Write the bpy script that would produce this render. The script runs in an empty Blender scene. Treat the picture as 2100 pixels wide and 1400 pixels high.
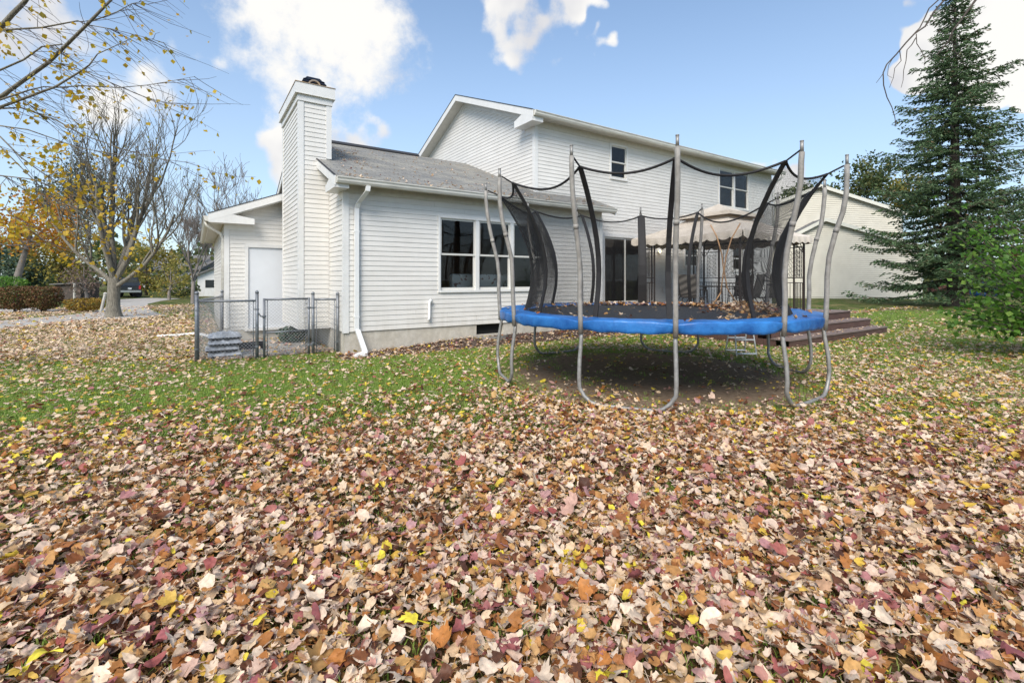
import bpy, math, random
import numpy as np
from mathutils import Vector

# ------------------------------------------------------------------ camera, world, sun, exposure
scene = bpy.context.scene
col = scene.collection
R = math.radians
YAW = R(33.8); FPX = 970.0; HOR = 574.0; EYE = 1.5
VX, VY = math.sin(YAW), math.cos(YAW)          # view direction on the ground
RX, RY = math.cos(YAW), -math.sin(YAW)         # to the right

cam_d = bpy.data.cameras.new('camera'); cam = bpy.data.objects.new('camera', cam_d); col.objects.link(cam)
cam.location = (0, 0, EYE); cam.rotation_euler = (R(90), 0, -YAW)
cam_d.sensor_width = 36; cam_d.lens = FPX / 2100 * 36; cam_d.shift_y = (HOR - 700) / 2100
cam_d.clip_start = 0.05; cam_d.clip_end = 2000
scene.camera = cam

SUN_AZ = (-0.74, -0.67); SUN_EL = R(43)
sun_d = bpy.data.lights.new('sun', 'SUN'); sun = bpy.data.objects.new('sun', sun_d); col.objects.link(sun)
sun_d.energy = 2.0; sun_d.angle = R(32); sun_d.color = (1.0, 0.93, 0.83)
sdir = Vector((SUN_AZ[0] * math.cos(SUN_EL), SUN_AZ[1] * math.cos(SUN_EL), math.sin(SUN_EL)))
sun.rotation_euler = sdir.to_track_quat('Z', 'Y').to_euler()
sun.location = (-12, -6, 30)

scene.view_settings.view_transform = 'Standard'
scene.view_settings.look = 'None'
scene.view_settings.exposure = 1.16
scene.view_settings.gamma = 1.0
scene.view_settings.use_curve_mapping = False

def ray(x, y=None):
    u = (x - 1050) / FPX
    return (VX + u * RX, VY + u * RY)
def gp(x, y, z=0.0):                            # pixel -> point on level z
    d = FPX * (EYE - z) / (y - HOR); a, b = ray(x)
    return (a * d, b * d)
def pd(x, y, d):                                # pixel and depth -> point
    a, b = ray(x)
    return (a * d, b * d, EYE + (HOR - y) / FPX * d)

world = bpy.data.worlds.new('World'); scene.world = world; world.use_nodes = True
wn = world.node_tree; wn.nodes.clear()
def N(t, **k):
    n = wn.nodes.new(t)
    for a, b in k.items(): setattr(n, a, b)
    return n
L = wn.links.new
out = N('ShaderNodeOutputWorld'); bg = N('ShaderNodeBackground'); bg.inputs['Strength'].default_value = 0.070
L(bg.outputs[0], out.inputs[0])
sky = N('ShaderNodeTexSky', sky_type='NISHITA'); sky.sun_disc = False
sky.sun_elevation = SUN_EL; sky.sun_rotation = math.atan2(SUN_AZ[0], SUN_AZ[1])
sky.air_density = 1.0; sky.dust_density = 0.6; sky.ozone_density = 1.6
tc = N('ShaderNodeTexCoord')
def noise(vec, scale, detail, rough=0.55):
    n = N('ShaderNodeTexNoise'); n.inputs['Scale'].default_value = scale; n.inputs['Detail'].default_value = detail
    n.inputs['Roughness'].default_value = rough; L(vec, n.inputs['Vector']); return n
def vm(op, a, b=None, s=None):
    n = N('ShaderNodeVectorMath', operation=op); L(a, n.inputs[0])
    if b is not None:
        if hasattr(b, 'links'): L(b, n.inputs[1])
        else: n.inputs[1].default_value = b
    if s is not None: n.inputs['Scale'].default_value = s
    return n
def mt(op, a, b, c=None):
    n = N('ShaderNodeMath', operation=op)
    for i, q in enumerate((a, b, c)):
        if q is None: continue
        if hasattr(q, 'links'): L(q, n.inputs[i])
        else: n.inputs[i].default_value = q
    return n.outputs[0]
nv = vm('NORMALIZE', tc.outputs['Generated'])
big = noise(nv.outputs[0], 5.0, 3.0)
off = vm('SUBTRACT', big.outputs['Color'], (0.5, 0.5, 0.5)); off = vm('SCALE', off.outputs[0], s=0.035)
dirv = vm('ADD', nv.outputs[0], off.outputs[0])
def pdir(x, y):
    a, b = ray(x); v = Vector((a, b, (HOR - y) / FPX)); return v.normalized()
blobs = []
for x, y, r in [(540, 40, 95), (640, 70, 120), (730, 70, 105), (680, 165, 95), (610, 140, 85), (500, 120, 60), (415, 15, 62),
                (375, 95, 55), (440, 170, 48), (300, 160, 75), (210, 180, 100), (90, 90, 90), (30, 50, 85), (120, 200, 60), (565, 268, 48),
                (640, 215, 50), (720, 240, 55), (765, 235, 55), (850, 246, 46), (865, 262, 30), (820, 140, 26),
                (1020, 25, 50), (1070, 22, 56), (1120, 15, 52), (1165, 8, 46), (1205, 18, 26), (1150, -25, 50), (1060, 0, 55), (1815, 132, 26), (1855, 132, 34), (1880, 70, 32), (1905, 100, 28),
                (2030, 25, 26), (2095, 128, 34), (1600, 378, 34), (1660, 165, 18), (1730, 190, 20), (330, 245, 30)]:
    c = pdir(x, y); e = pdir(x + r, y); f = pdir(x, y + r)
    blobs.append((c, 0.60 * (c.angle(e) + c.angle(f))))
rb = random.Random(5)
while len(blobs) < 62:                          # the same broken cumulus goes on round the rest of the sky
    az = rb.uniform(0, 2 * math.pi); el = R(rb.uniform(8, 75))
    c = Vector((math.sin(az) * math.cos(el), math.cos(az) * math.cos(el), math.sin(el)))
    if abs(((az - YAW + math.pi) % (2 * math.pi)) - math.pi) < R(58) and el < R(42): continue
    rr = rb.uniform(0.05, 0.12); blobs.append((c, rr))
    c2 = (c + Vector((rb.uniform(-.14, .14), rb.uniform(-.14, .14), rb.uniform(-.04, .06)))).normalized(); blobs.append((c2, rr * .8))
field = None
for c, rad in blobs:
    dt = vm('DOT_PRODUCT', dirv.outputs[0], tuple(c))
    k = 1.0 / max(1e-4, 1 - math.cos(rad))      # 1 at the centre, 0 at the rim
    v_ = mt('MULTIPLY_ADD', dt.outputs['Value'], k, 1 - k)
    field = v_ if field is None else mt('SMOOTH_MAX', field, v_, 0.25)
fine = noise(nv.outputs[0], 17.0, 11.0, 0.66)
fz = mt('MULTIPLY_ADD', fine.outputs['Fac'], 3.8, -1.9)
fsum = mt('ADD', mt('MAXIMUM', field, -2.0), fz)
mr = N('ShaderNodeMapRange', interpolation_type='SMOOTHSTEP'); L(fsum, mr.inputs[0])
mr.inputs[1].default_value = -0.95; mr.inputs[2].default_value = 0.95
shade = noise(vm('ADD', nv.outputs[0], (0.0, 0.0, 0.05)).outputs[0], 5.0, 4.0, 0.5)
mr2 = N('ShaderNodeMapRange', interpolation_type='SMOOTHSTEP'); L(shade.outputs['Fac'], mr2.inputs[0])
mr2.inputs[1].default_value = 0.34; mr2.inputs[2].default_value = 0.58
cc = N('ShaderNodeMix', data_type='RGBA'); L(mr2.outputs[0], cc.inputs['Factor'])
cc.inputs[6].default_value = (4.7, 4.75, 5.0, 1); cc.inputs[7].default_value = (6.5, 6.4, 6.2, 1)
# thin high veil that pales the sky towards the horizon
sepz = N('ShaderNodeSeparateXYZ'); L(nv.outputs[0], sepz.inputs[0])
veil = N('ShaderNodeMapRange', interpolation_type='SMOOTHSTEP'); L(sepz.outputs['Z'], veil.inputs[0])
veil.inputs[1].default_value = 0.62; veil.inputs[2].default_value = 0.0; veil.inputs[3].default_value = 0.12; veil.inputs[4].default_value = 0.62
vl = N('ShaderNodeMix', data_type='RGBA'); L(veil.outputs[0], vl.inputs['Factor'])
skyb = N('ShaderNodeMix', data_type='RGBA', blend_type='MULTIPLY'); skyb.inputs['Factor'].default_value = 1.0
L(sky.outputs[0], skyb.inputs[6]); skyb.inputs[7].default_value = (1.18, 1.34, 1.40, 1)
L(skyb.outputs[2], vl.inputs[6]); vl.inputs[7].default_value = (4.4, 5.2, 6.3, 1)
fin = N('ShaderNodeMix', data_type='RGBA'); L(mr.outputs[0], fin.inputs['Factor'])
L(vl.outputs[2], fin.inputs[6]); L(cc.outputs[2], fin.inputs[7])
L(fin.outputs[2], bg.inputs['Color'])

# ------------------------------------------------------------------ materials
def newmat(name):
    m = bpy.data.materials.new(name); m.use_nodes = True; nt = m.node_tree
    b = nt.nodes['Principled BSDF']; return m, nt, b
def M(name, c, rough=0.6, var=0.12, vs=3.0, c2=None, bump=0.0, bs=80.0, metal=0.0, spec=0.5, stretch=None, detail=5.0):
    m, nt, b = newmat(name); nd = nt.nodes; lk = nt.links.new
    geo = nd.new('ShaderNodeNewGeometry'); vec = geo.outputs['Position']
    if stretch:
        mp = nd.new('ShaderNodeMapping'); mp.inputs['Scale'].default_value = stretch; lk(vec, mp.inputs[0]); vec = mp.outputs[0]
    n = nd.new('ShaderNodeTexNoise'); n.inputs['Scale'].default_value = vs; n.inputs['Detail'].default_value = detail; n.inputs['Roughness'].default_value = 0.65
    lk(vec, n.inputs['Vector'])
    r = nd.new('ShaderNodeValToRGB'); lk(n.outputs['Fac'], r.inputs[0])
    a = tuple(x * (1 - var) for x in c); z = c2 if c2 else tuple(min(1, x * (1 + var)) for x in c)
    r.color_ramp.elements[0].position = 0.32; r.color_ramp.elements[1].position = 0.68
    r.color_ramp.elements[0].color = (*a, 1); r.color_ramp.elements[1].color = (*z, 1)
    lk(r.outputs[0], b.inputs['Base Color'])
    b.inputs['Roughness'].default_value = rough; b.inputs['Metallic'].default_value = metal
    b.inputs['Specular IOR Level'].default_value = spec
    if bump:
        bn = nd.new('ShaderNodeTexNoise'); bn.inputs['Scale'].default_value = bs; bn.inputs['Detail'].default_value = 4; lk(vec, bn.inputs['Vector'])
        bp = nd.new('ShaderNodeBump'); bp.inputs['Strength'].default_value = bump; bp.inputs['Distance'].default_value = 0.02
        lk(bn.outputs['Fac'], bp.inputs['Height']); lk(bp.outputs[0], b.inputs['Normal'])
    return m
def foliage(name, cols, rough=0.6, trans=0.3, pos=None, island=True, attr=None):
    m, nt, b = newmat(name); nd = nt.nodes; lk = nt.links.new
    if attr:
        s = nd.new('ShaderNodeAttribute'); s.attribute_type = 'INSTANCER'; s.attribute_name = attr; f = s.outputs['Fac']
    elif island: s = nd.new('ShaderNodeNewGeometry'); f = s.outputs['Random Per Island']
    else: s = nd.new('ShaderNodeObjectInfo'); f = s.outputs['Random']
    r = nd.new('ShaderNodeValToRGB'); cr = r.color_ramp; lk(f, r.inputs[0])
    while len(cr.elements) < len(cols): cr.elements.new(0.5)
    for i, c in enumerate(cols):
        cr.elements[i].position = pos[i] if pos else i / max(1, len(cols) - 1); cr.elements[i].color = (*c, 1)
    g = nd.new('ShaderNodeNewGeometry')
    n = nd.new('ShaderNodeTexNoise'); n.inputs['Scale'].default_value = 55; n.inputs['Detail'].default_value = 3; lk(g.outputs['Position'], n.inputs['Vector'])
    mx = nd.new('ShaderNodeMix'); mx.data_type = 'RGBA'; mx.blend_type = 'MULTIPLY'; mx.inputs['Factor'].default_value = 0.45
    mr_ = nd.new('ShaderNodeMapRange'); lk(n.outputs['Fac'], mr_.inputs[0]); mr_.inputs[1].default_value = .3; mr_.inputs[2].default_value = .7; mr_.inputs[3].default_value = .45; mr_.inputs[4].default_value = 1.25
    lk(r.outputs[0], mx.inputs[6]); lk(mr_.outputs[0], mx.inputs[7])
    lk(mx.outputs[2], b.inputs['Base Color']); b.inputs['Roughness'].default_value = rough; b.inputs['Specular IOR Level'].default_value = 0.3
    if trans:
        t = nd.new('ShaderNodeBsdfTranslucent'); lk(mx.outputs[2], t.inputs['Color'])
        ms = nd.new('ShaderNodeMixShader'); ms.inputs[0].default_value = trans
        o = nd['Material Output']; lk(b.outputs[0], ms.inputs[1]); lk(t.outputs[0], ms.inputs[2]); lk(ms.outputs[0], o.inputs['Surface'])
    return m
def glassmat(name, tint=(0.86, 0.84, 0.80)):
    m, nt, b = newmat(name); nd = nt.nodes; lk = nt.links.new
    t = nd.new('ShaderNodeBsdfTransparent'); t.inputs[0].default_value = (*tint, 1)
    g = nd.new('ShaderNodeBsdfGlossy'); g.inputs['Roughness'].default_value = 0.02; g.inputs[0].default_value = (.9, .9, .9, 1)
    f = nd.new('ShaderNodeFresnel'); f.inputs[0].default_value = 1.5
    ms = nd.new('ShaderNodeMixShader'); lk(f.outputs[0], ms.inputs[0]); lk(t.outputs[0], ms.inputs[1]); lk(g.outputs[0], ms.inputs[2])
    lk(ms.outputs[0], nd['Material Output'].inputs['Surface']); return m
def emit(name, c, s):
    m, nt, b = newmat(name); b.inputs['Emission Color'].default_value = (*c, 1); b.inputs['Emission Strength'].default_value = s; b.inputs['Base Color'].default_value = (*c, 1); return m

MAT = dict(
    vinyl=M('vinyl_siding', (0.685, 0.66, 0.62), 0.45, 0.05, 1.3, c2=(0.74, 0.715, 0.675), bump=0.05, bs=40, stretch=(1, 1, 6)),
    trim=M('white_trim', (0.70, 0.69, 0.67), 0.4, 0.05, 2.0, c2=(0.76, 0.75, 0.73)),
    gutter=M('gutter_metal', (0.66, 0.63, 0.56), 0.4, 0.14, 3.0, c2=(0.74, 0.72, 0.66), stretch=(1, 6, 6)),
    soffit=M('soffit', (0.60, 0.58, 0.53), 0.55, 0.08, 8),
    concrete=M('foundation_concrete', (0.50, 0.46, 0.39), 0.9, 0.16, 5, c2=(0.60, 0.56, 0.49), bump=0.5, bs=60),
    shingle=None,
    ridge=M('ridge_vent', (0.03, 0.03, 0.035), 0.8),
    door=M('door_paint', (0.66, 0.68, 0.71), 0.35, 0.03, 2),
    knob=M('dark_knob', (0.06, 0.055, 0.05), 0.35, metal=0.8),
    flue=M('dark_flue_metal', (0.02, 0.025, 0.04), 0.3, metal=0.7),
    rust=M('chase_cover', (0.36, 0.32, 0.28), 0.6, 0.3, 6, c2=(0.45, 0.30, 0.16), metal=0.3),
    glass=glassmat('window_glass'),
    sash=M('sash_vinyl', (0.60, 0.585, 0.54), 0.45, 0.04),
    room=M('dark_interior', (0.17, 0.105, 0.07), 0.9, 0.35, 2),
    black=M('black_void', (0.008, 0.008, 0.008), 0.9),
    pvc=M('white_pvc', (0.78, 0.78, 0.77), 0.35, 0.05),
    galv=M('galvanised_steel', (0.27, 0.26, 0.245), 0.5, 0.22, 14, c2=(0.36, 0.35, 0.33), metal=0.35),
    pole=M('grey_pole_sleeve', (0.255, 0.235, 0.21), 0.62, 0.2, 11, c2=(0.34, 0.32, 0.29), metal=0.05),
    net=M('black_net_thread', (0.018, 0.017, 0.017), 0.8),
    sleeve=M('black_webbing', (0.012, 0.010, 0.010), 0.7, 0.3, 20),
    matf=M('trampoline_mat', (0.020, 0.022, 0.026), 0.55, 0.25, 3, bump=0.2, bs=300, spec=0.35),
    blue=M('blue_vinyl_pad', (0.006, 0.095, 0.38), 0.42, 0.35, 2.6, c2=(0.035, 0.21, 0.56), bump=0.45, bs=13, spec=0.5),
    tan=M('tan_rod', (0.52, 0.30, 0.15), 0.5, 0.2),
    fence=M('fence_steel', (0.20, 0.215, 0.235), 0.5, 0.2, 12, c2=(0.28, 0.29, 0.31), metal=0.5),
    wire=M('fence_wire', (0.42, 0.43, 0.44), 0.5, 0.1, metal=0.4),
    deck=M('dark_deck_board', (0.085, 0.042, 0.032), 0.7, 0.25, 3, c2=(0.13, 0.070, 0.055), stretch=(1, 12, 12), bump=0.2, bs=20),
    decktop=M('worn_tread', (0.19, 0.135, 0.115), 0.75, 0.2, 3, c2=(0.25, 0.19, 0.17), stretch=(1, 10, 10)),
    iron=M('brown_iron', (0.030, 0.020, 0.017), 0.55, 0.2),
    canopy=M('tan_canopy_cloth', (0.60, 0.52, 0.43), 0.85, 0.1, 3, c2=(0.68, 0.60, 0.51)),
    sling=None,
    tablem=M('dark_table', (0.05, 0.045, 0.04), 0.4),
    stone=M('grey_paver', (0.30, 0.29, 0.27), 0.85, 0.25, 8, c2=(0.42, 0.41, 0.39), bump=0.5, bs=40),
    mulch=M('bark_mulch', (0.045, 0.030, 0.024), 0.95, 0.5, 30, c2=(0.13, 0.09, 0.07), bump=1.0, bs=45),
    bagw=M('mulch_bag_plastic', (0.36, 0.37, 0.40), 0.3, 0.3, 9, c2=(0.60, 0.62, 0.66), spec=0.6),
    bagb=M('dark_bag_side', (0.025, 0.025, 0.03), 0.3, 0.3, 9),
    bark=M('grey_brown_bark', (0.16, 0.14, 0.105), 0.95, 0.35, 9, c2=(0.27, 0.245, 0.195), bump=1.0, bs=24, stretch=(3, 3, .6)),
    barkd=M('dark_bark', (0.055, 0.042, 0.036), 0.95, 0.3, 8, c2=(0.10, 0.08, 0.065)),
    twig=M('grey_twig', (0.22, 0.19, 0.17), 0.9, 0.2),
    beige=M('beige_siding', (0.62, 0.575, 0.475), 0.5, 0.04, 1, c2=(0.67, 0.625, 0.525)),
    beiget=M('beige_trim', (0.66, 0.64, 0.56), 0.5, 0.04),
    roofgrey=M('far_roof', (0.16, 0.155, 0.15), 0.9, 0.2),
    gravel=M('concrete_drive', (0.36, 0.335, 0.30), 0.9, 0.14, 2.5, c2=(0.46, 0.43, 0.39), bump=0.4, bs=30),
    carp=M('dark_car_paint', (0.030, 0.034, 0.040), 0.25, 0.1, metal=0.4, spec=0.6),
    rubber=M('tyre_rubber', (0.02, 0.02, 0.02), 0.85),
    chrome=M('bumper_chrome', (0.5, 0.5, 0.52), 0.25, 0.05, metal=0.9),
    redlamp=M('tail_lamp', (0.45, 0.02, 0.02), 0.3),
    plate=M('plate_white', (0.7, 0.7, 0.7), 0.4),
    carglass=M('car_glass', (0.02, 0.025, 0.03), 0.08, spec=0.8),
    postw=M('weathered_post', (0.50, 0.48, 0.44), 0.9, 0.15),
    brick=M('red_brown_wall', (0.16, 0.06, 0.05), 0.9, 0.35, 6, c2=(0.24, 0.12, 0.10)),
    tarp=M('blue_tarp', (0.02, 0.10, 0.30), 0.4, 0.3, 4),
    greyh=M('grey_house', (0.40, 0.42, 0.46), 0.7, 0.05),
    bulb=emit('bulb_glow', (1.0, 0.72, 0.35), 6.0),
    needle=foliage('spruce_needle', [(0.055, 0.100, 0.042), (0.088, 0.150, 0.062), (0.125, 0.195, 0.095), (0.100, 0.160, 0.074), (0.16, 0.10, 0.055)], trans=0.12, pos=[0, .3, .6, .86, 1.0]),
    green=foliage('green_leaf', [(0.065, 0.15, 0.022), (0.11, 0.25, 0.035), (0.17, 0.33, 0.05), (0.26, 0.40, 0.08)], rough=0.4, trans=0.5),
    fargreen=foliage('far_green_leaf', [(0.05, 0.085, 0.03), (0.09, 0.13, 0.045), (0.13, 0.16, 0.06), (0.18, 0.16, 0.05)], trans=0.3),
    darkgreen=foliage('evergreen_leaf', [(0.045, 0.08, 0.05), (0.075, 0.12, 0.08), (0.11, 0.16, 0.11)], trans=0.15),
    yellow=foliage('yellow_leaf', [(0.50, 0.34, 0.02), (0.66, 0.46, 0.03), (0.60, 0.36, 0.05), (0.45, 0.40, 0.08)], trans=0.45),
    palegold=foliage('pale_gold_leaf', [(0.30, 0.26, 0.06), (0.42, 0.34, 0.07), (0.22, 0.24, 0.07), (0.36, 0.24, 0.08)], trans=0.4),
    orange=foliage('orange_leaf', [(0.48, 0.17, 0.02), (0.58, 0.25, 0.03), (0.60, 0.36, 0.04), (0.40, 0.13, 0.03)], trans=0.4),
    rusty=foliage('rusty_hedge_leaf', [(0.13, 0.055, 0.03), (0.20, 0.085, 0.04), (0.14, 0.10, 0.035), (0.09, 0.10, 0.03), (0.24, 0.11, 0.05)], trans=0.25),
    budpink=foliage('dull_mauve_leaf', [(0.22, 0.14, 0.12), (0.28, 0.20, 0.16), (0.20, 0.16, 0.10)], trans=0.3),
    shrub=foliage('golden_shrub_leaf', [(0.34, 0.20, 0.03), (0.42, 0.28, 0.04), (0.22, 0.17, 0.04), (0.28, 0.12, 0.03)], trans=0.3),
    litter=foliage('litter_leaf', [(0.075, 0.032, 0.020), (0.22, 0.080, 0.034), (0.43, 0.17, 0.048), (0.54, 0.30, 0.11), (0.67, 0.47, 0.28),
                   (0.78, 0.62, 0.47), (0.63, 0.44, 0.34), (0.36, 0.09, 0.075), (0.47, 0.26, 0.26), (0.62, 0.40, 0.06), (0.78, 0.66, 0.06)], rough=0.55, trans=0.18,
                   pos=[0, .08, .18, .30, .42, .58, .70, .78, .86, .93, 1.0], attr='lc'),
    grass=foliage('grass_blade', [(0.11, 0.21, 0.025), (0.17, 0.32, 0.04), (0.24, 0.40, 0.06), (0.38, 0.42, 0.12)], rough=0.5, trans=0.35),
)
def shingle_mat():
    m, nt, b = newmat('asphalt_shingle'); nd = nt.nodes; lk = nt.links.new
    g = nd.new('ShaderNodeNewGeometry')
    br = nd.new('ShaderNodeTexBrick'); br.inputs['Scale'].default_value = 1.0; br.inputs['Brick Width'].default_value = 0.3; br.inputs['Row Height'].default_value = 0.14
    br.inputs['Mortar Size'].default_value = 0.006; br.inputs['Color1'].default_value = (0.21, 0.21, 0.205, 1); br.inputs['Color2'].default_value = (0.29, 0.285, 0.27, 1); br.inputs['Mortar'].default_value = (0.10, 0.10, 0.10, 1)
    lk(g.outputs['Position'], br.inputs['Vector'])
    n = nd.new('ShaderNodeTexNoise'); n.inputs['Scale'].default_value = 1.2; n.inputs['Detail'].default_value = 7; n.inputs['Roughness'].default_value = .7; lk(g.outputs['Position'], n.inputs['Vector'])
    r = nd.new('ShaderNodeValToRGB'); lk(n.outputs['Fac'], r.inputs[0]); r.color_ramp.elements[0].position = .35; r.color_ramp.elements[1].position = .7
    r.color_ramp.elements[0].color = (.75, .75, .76, 1); r.color_ramp.elements[1].color = (1.15, 1.1, .98, 1)
    mx = nd.new('ShaderNodeMix'); mx.data_type = 'RGBA'; mx.blend_type = 'MULTIPLY'; mx.inputs['Factor'].default_value = 1
    lk(br.outputs['Color'], mx.inputs[6]); lk(r.outputs[0], mx.inputs[7]); lk(mx.outputs[2], b.inputs['Base Color']); b.inputs['Roughness'].default_value = .95
    bp = nd.new('ShaderNodeBump'); bp.inputs['Strength'].default_value = .5; bp.inputs['Distance'].default_value = .02; lk(br.outputs['Fac'], bp.inputs['Height']); bp.invert = True; lk(bp.outputs[0], b.inputs['Normal'])
    return m
MAT['shingle'] = shingle_mat()
def sling_mat():
    m, nt, b = newmat('striped_sling'); nd = nt.nodes; lk = nt.links.new
    t = nd.new('ShaderNodeTexCoord'); w = nd.new('ShaderNodeTexWave'); w.inputs['Scale'].default_value = 7; lk(t.outputs['Object'], w.inputs['Vector'])
    r = nd.new('ShaderNodeValToRGB'); lk(w.outputs['Fac'], r.inputs[0]); r.color_ramp.elements[0].color = (.05, .045, .04, 1); r.color_ramp.elements[1].color = (.20, .18, .16, 1)
    lk(r.outputs[0], b.inputs['Base Color']); b.inputs['Roughness'].default_value = .8; return m
MAT['sling'] = sling_mat()
def weather(m):
    nt = m.node_tree; nd = nt.nodes; lk = nt.links.new; b = nd['Principled BSDF']; src = b.inputs['Base Color'].links[0].from_socket
    g = nd.new('ShaderNodeNewGeometry'); sp = nd.new('ShaderNodeSeparateXYZ'); lk(g.outputs['Position'], sp.inputs[0])
    mp = nd.new('ShaderNodeMapping'); mp.inputs['Scale'].default_value = (2.2, 2.2, .25); lk(g.outputs['Position'], mp.inputs[0])
    n = nd.new('ShaderNodeTexNoise'); n.inputs['Scale'].default_value = 2.0; n.inputs['Detail'].default_value = 8; n.inputs['Roughness'].default_value = .75; lk(mp.outputs[0], n.inputs['Vector'])
    z = nd.new('ShaderNodeMapRange'); lk(sp.outputs['Z'], z.inputs[0]); z.inputs[1].default_value = 1.1; z.inputs[2].default_value = .35; z.inputs[3].default_value = .10; z.inputs[4].default_value = .42
    k = nd.new('ShaderNodeMapRange'); lk(n.outputs['Fac'], k.inputs[0]); k.inputs[1].default_value = .45; k.inputs[2].default_value = .75
    f = nd.new('ShaderNodeMath'); f.operation = 'MULTIPLY'; lk(z.outputs[0], f.inputs[0]); lk(k.outputs[0], f.inputs[1])
    x = nd.new('ShaderNodeMix'); x.data_type = 'RGBA'; lk(f.outputs[0], x.inputs[0]); lk(src, x.inputs[6]); x.inputs[7].default_value = (.36, .31, .22, 1); lk(x.outputs[2], b.inputs['Base Color'])
for q in ('vinyl', 'trim', 'concrete'): weather(MAT[q])
def floral_mat():
    m, nt, b = newmat('floral_cloth'); nd = nt.nodes; lk = nt.links.new
    g = nd.new('ShaderNodeNewGeometry'); n = nd.new('ShaderNodeTexNoise'); n.inputs['Scale'].default_value = 9; n.inputs['Detail'].default_value = 5; lk(g.outputs['Position'], n.inputs['Vector'])
    r = nd.new('ShaderNodeValToRGB'); lk(n.outputs['Fac'], r.inputs[0]); r.color_ramp.elements[0].position = .56; r.color_ramp.elements[1].position = .62
    r.color_ramp.elements[0].color = (.72, .74, .72, 1); r.color_ramp.elements[1].color = (.34, .22, .18, 1); lk(r.outputs[0], b.inputs['Base Color']); b.inputs['Roughness'].default_value = .9; return m
MAT['floral'] = floral_mat()

# ------------------------------------------------------------------ mesh helpers
class MB:
    def __init__(s): s.v = []; s.f = []
    def quad(s, *p):
        i = len(s.v); s.v += [tuple(q) for q in p]; s.f.append(tuple(range(i, i + len(p))))
    def hexa(s, p):                              # 8 points: bottom 4, top 4
        i = len(s.v); s.v += [tuple(q) for q in p]
        for f in ((0, 3, 2, 1), (4, 5, 6, 7), (0, 1, 5, 4), (1, 2, 6, 5), (2, 3, 7, 6), (3, 0, 4, 7)): s.f.append(tuple(i + k for k in f))
        return s
    def box(s, x0, x1, y0, y1, z0, z1):
        return s.hexa([(x0, y0, z0), (x1, y0, z0), (x1, y1, z0), (x0, y1, z0), (x0, y0, z1), (x1, y0, z1), (x1, y1, z1), (x0, y1, z1)])
    def prism(s, poly, dv):                      # polygon (3D) extruded by a vector
        n = len(poly); i = len(s.v); d = Vector(dv)
        s.v += [tuple(p) for p in poly] + [tuple(Vector(p) + d) for p in poly]
        s.f.append(tuple(range(i, i + n))[::-1]); s.f.append(tuple(range(i + n, i + 2 * n)))
        for k in range(n): s.f.append((i + k, i + (k + 1) % n, i + n + (k + 1) % n, i + n + k))
        return s
    def tube(s, pts, r, n=8, closed=False, cap=True):
        P = [Vector(p) for p in pts]; m = len(P); rr = r if hasattr(r, '__len__') else [r] * m
        i0 = len(s.v); up = None
        for k in range(m):
            t = (P[(k + 1) % m] - P[k - 1]) if closed else (P[min(k + 1, m - 1)] - P[max(k - 1, 0)])
            t = t.normalized() if t.length > 1e-9 else Vector((0, 0, 1))
            if up is None:
                a = Vector((0, 0, 1)) if abs(t.z) < .9 else Vector((1, 0, 0)); up = (a - t * a.dot(t)).normalized()
            else:
                up = up - t * up.dot(t); up = up.normalized() if up.length > 1e-6 else t.orthogonal().normalized()
            sd = t.cross(up)
            for j in range(n):
                an = 2 * math.pi * j / n; q = P[k] + (up * math.cos(an) + sd * math.sin(an)) * rr[k]; s.v.append((q.x, q.y, q.z))
        for k in range(m if closed else m - 1):
            a = i0 + k * n; b = i0 + ((k + 1) % m) * n
            for j in range(n): s.f.append((a + j, a + (j + 1) % n, b + (j + 1) % n, b + j))
        if cap and not closed:
            s.f.append(tuple(i0 + j for j in range(n))[::-1]); s.f.append(tuple(i0 + (m - 1) * n + j for j in range(n)))
        return s
    def lathe(s, c, prof, n=16):                 # prof: (r, z)
        i0 = len(s.v)
        for r, z in prof:
            for j in range(n):
                a = 2 * math.pi * j / n; s.v.append((c[0] + r * math.cos(a), c[1] + r * math.sin(a), c[2] + z))
        for k in range(len(prof) - 1):
            for j in range(n): s.f.append((i0 + k * n + j, i0 + k * n + (j + 1) % n, i0 + (k + 1) * n + (j + 1) % n, i0 + (k + 1) * n + j))
        s.f.append(tuple(i0 + j for j in range(n))[::-1]); s.f.append(tuple(i0 + (len(prof) - 1) * n + j for j in range(n)))
        return s
    def build(s, name, mat, parent=None, smooth=False):
        me = bpy.data.meshes.new(name); me.from_pydata(s.v, [], s.f); me.update()
        return link(name, me, mat, parent, smooth)
WORLD = {}                                       # world offset of every object (none are rotated when they parent)
def link(name, me, mat, parent=None, smooth=False, loc=(0, 0, 0)):
    o = bpy.data.objects.new(name, me); col.objects.link(o)
    if mat is not None and me is not None and not me.materials: me.materials.append(MAT[mat] if isinstance(mat, str) else mat)
    if smooth:
        me.polygons.foreach_set('use_smooth', [True] * len(me.polygons))
    loc = Vector(loc)
    if parent is not None:
        o.parent = parent; o.location = loc - WORLD[parent.name]
    else: o.location = loc
    WORLD[o.name] = loc
    return o
def tag(o, label, cat, group=None, kind=None):
    o['label'] = label; o['category'] = cat
    if group: o['group'] = group
    if kind: o['kind'] = kind
    return o
def stuff(o): o['kind'] = 'stuff'; return o
def structure(o): o['kind'] = 'structure'; return o
def thing(name, label, cat, loc, group=None):
    o = bpy.data.objects.new(name, None); col.objects.link(o); o.location = loc; o.empty_display_size = .3; WORLD[o.name] = Vector(loc)
    return tag(o, label, cat, group)
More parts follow.
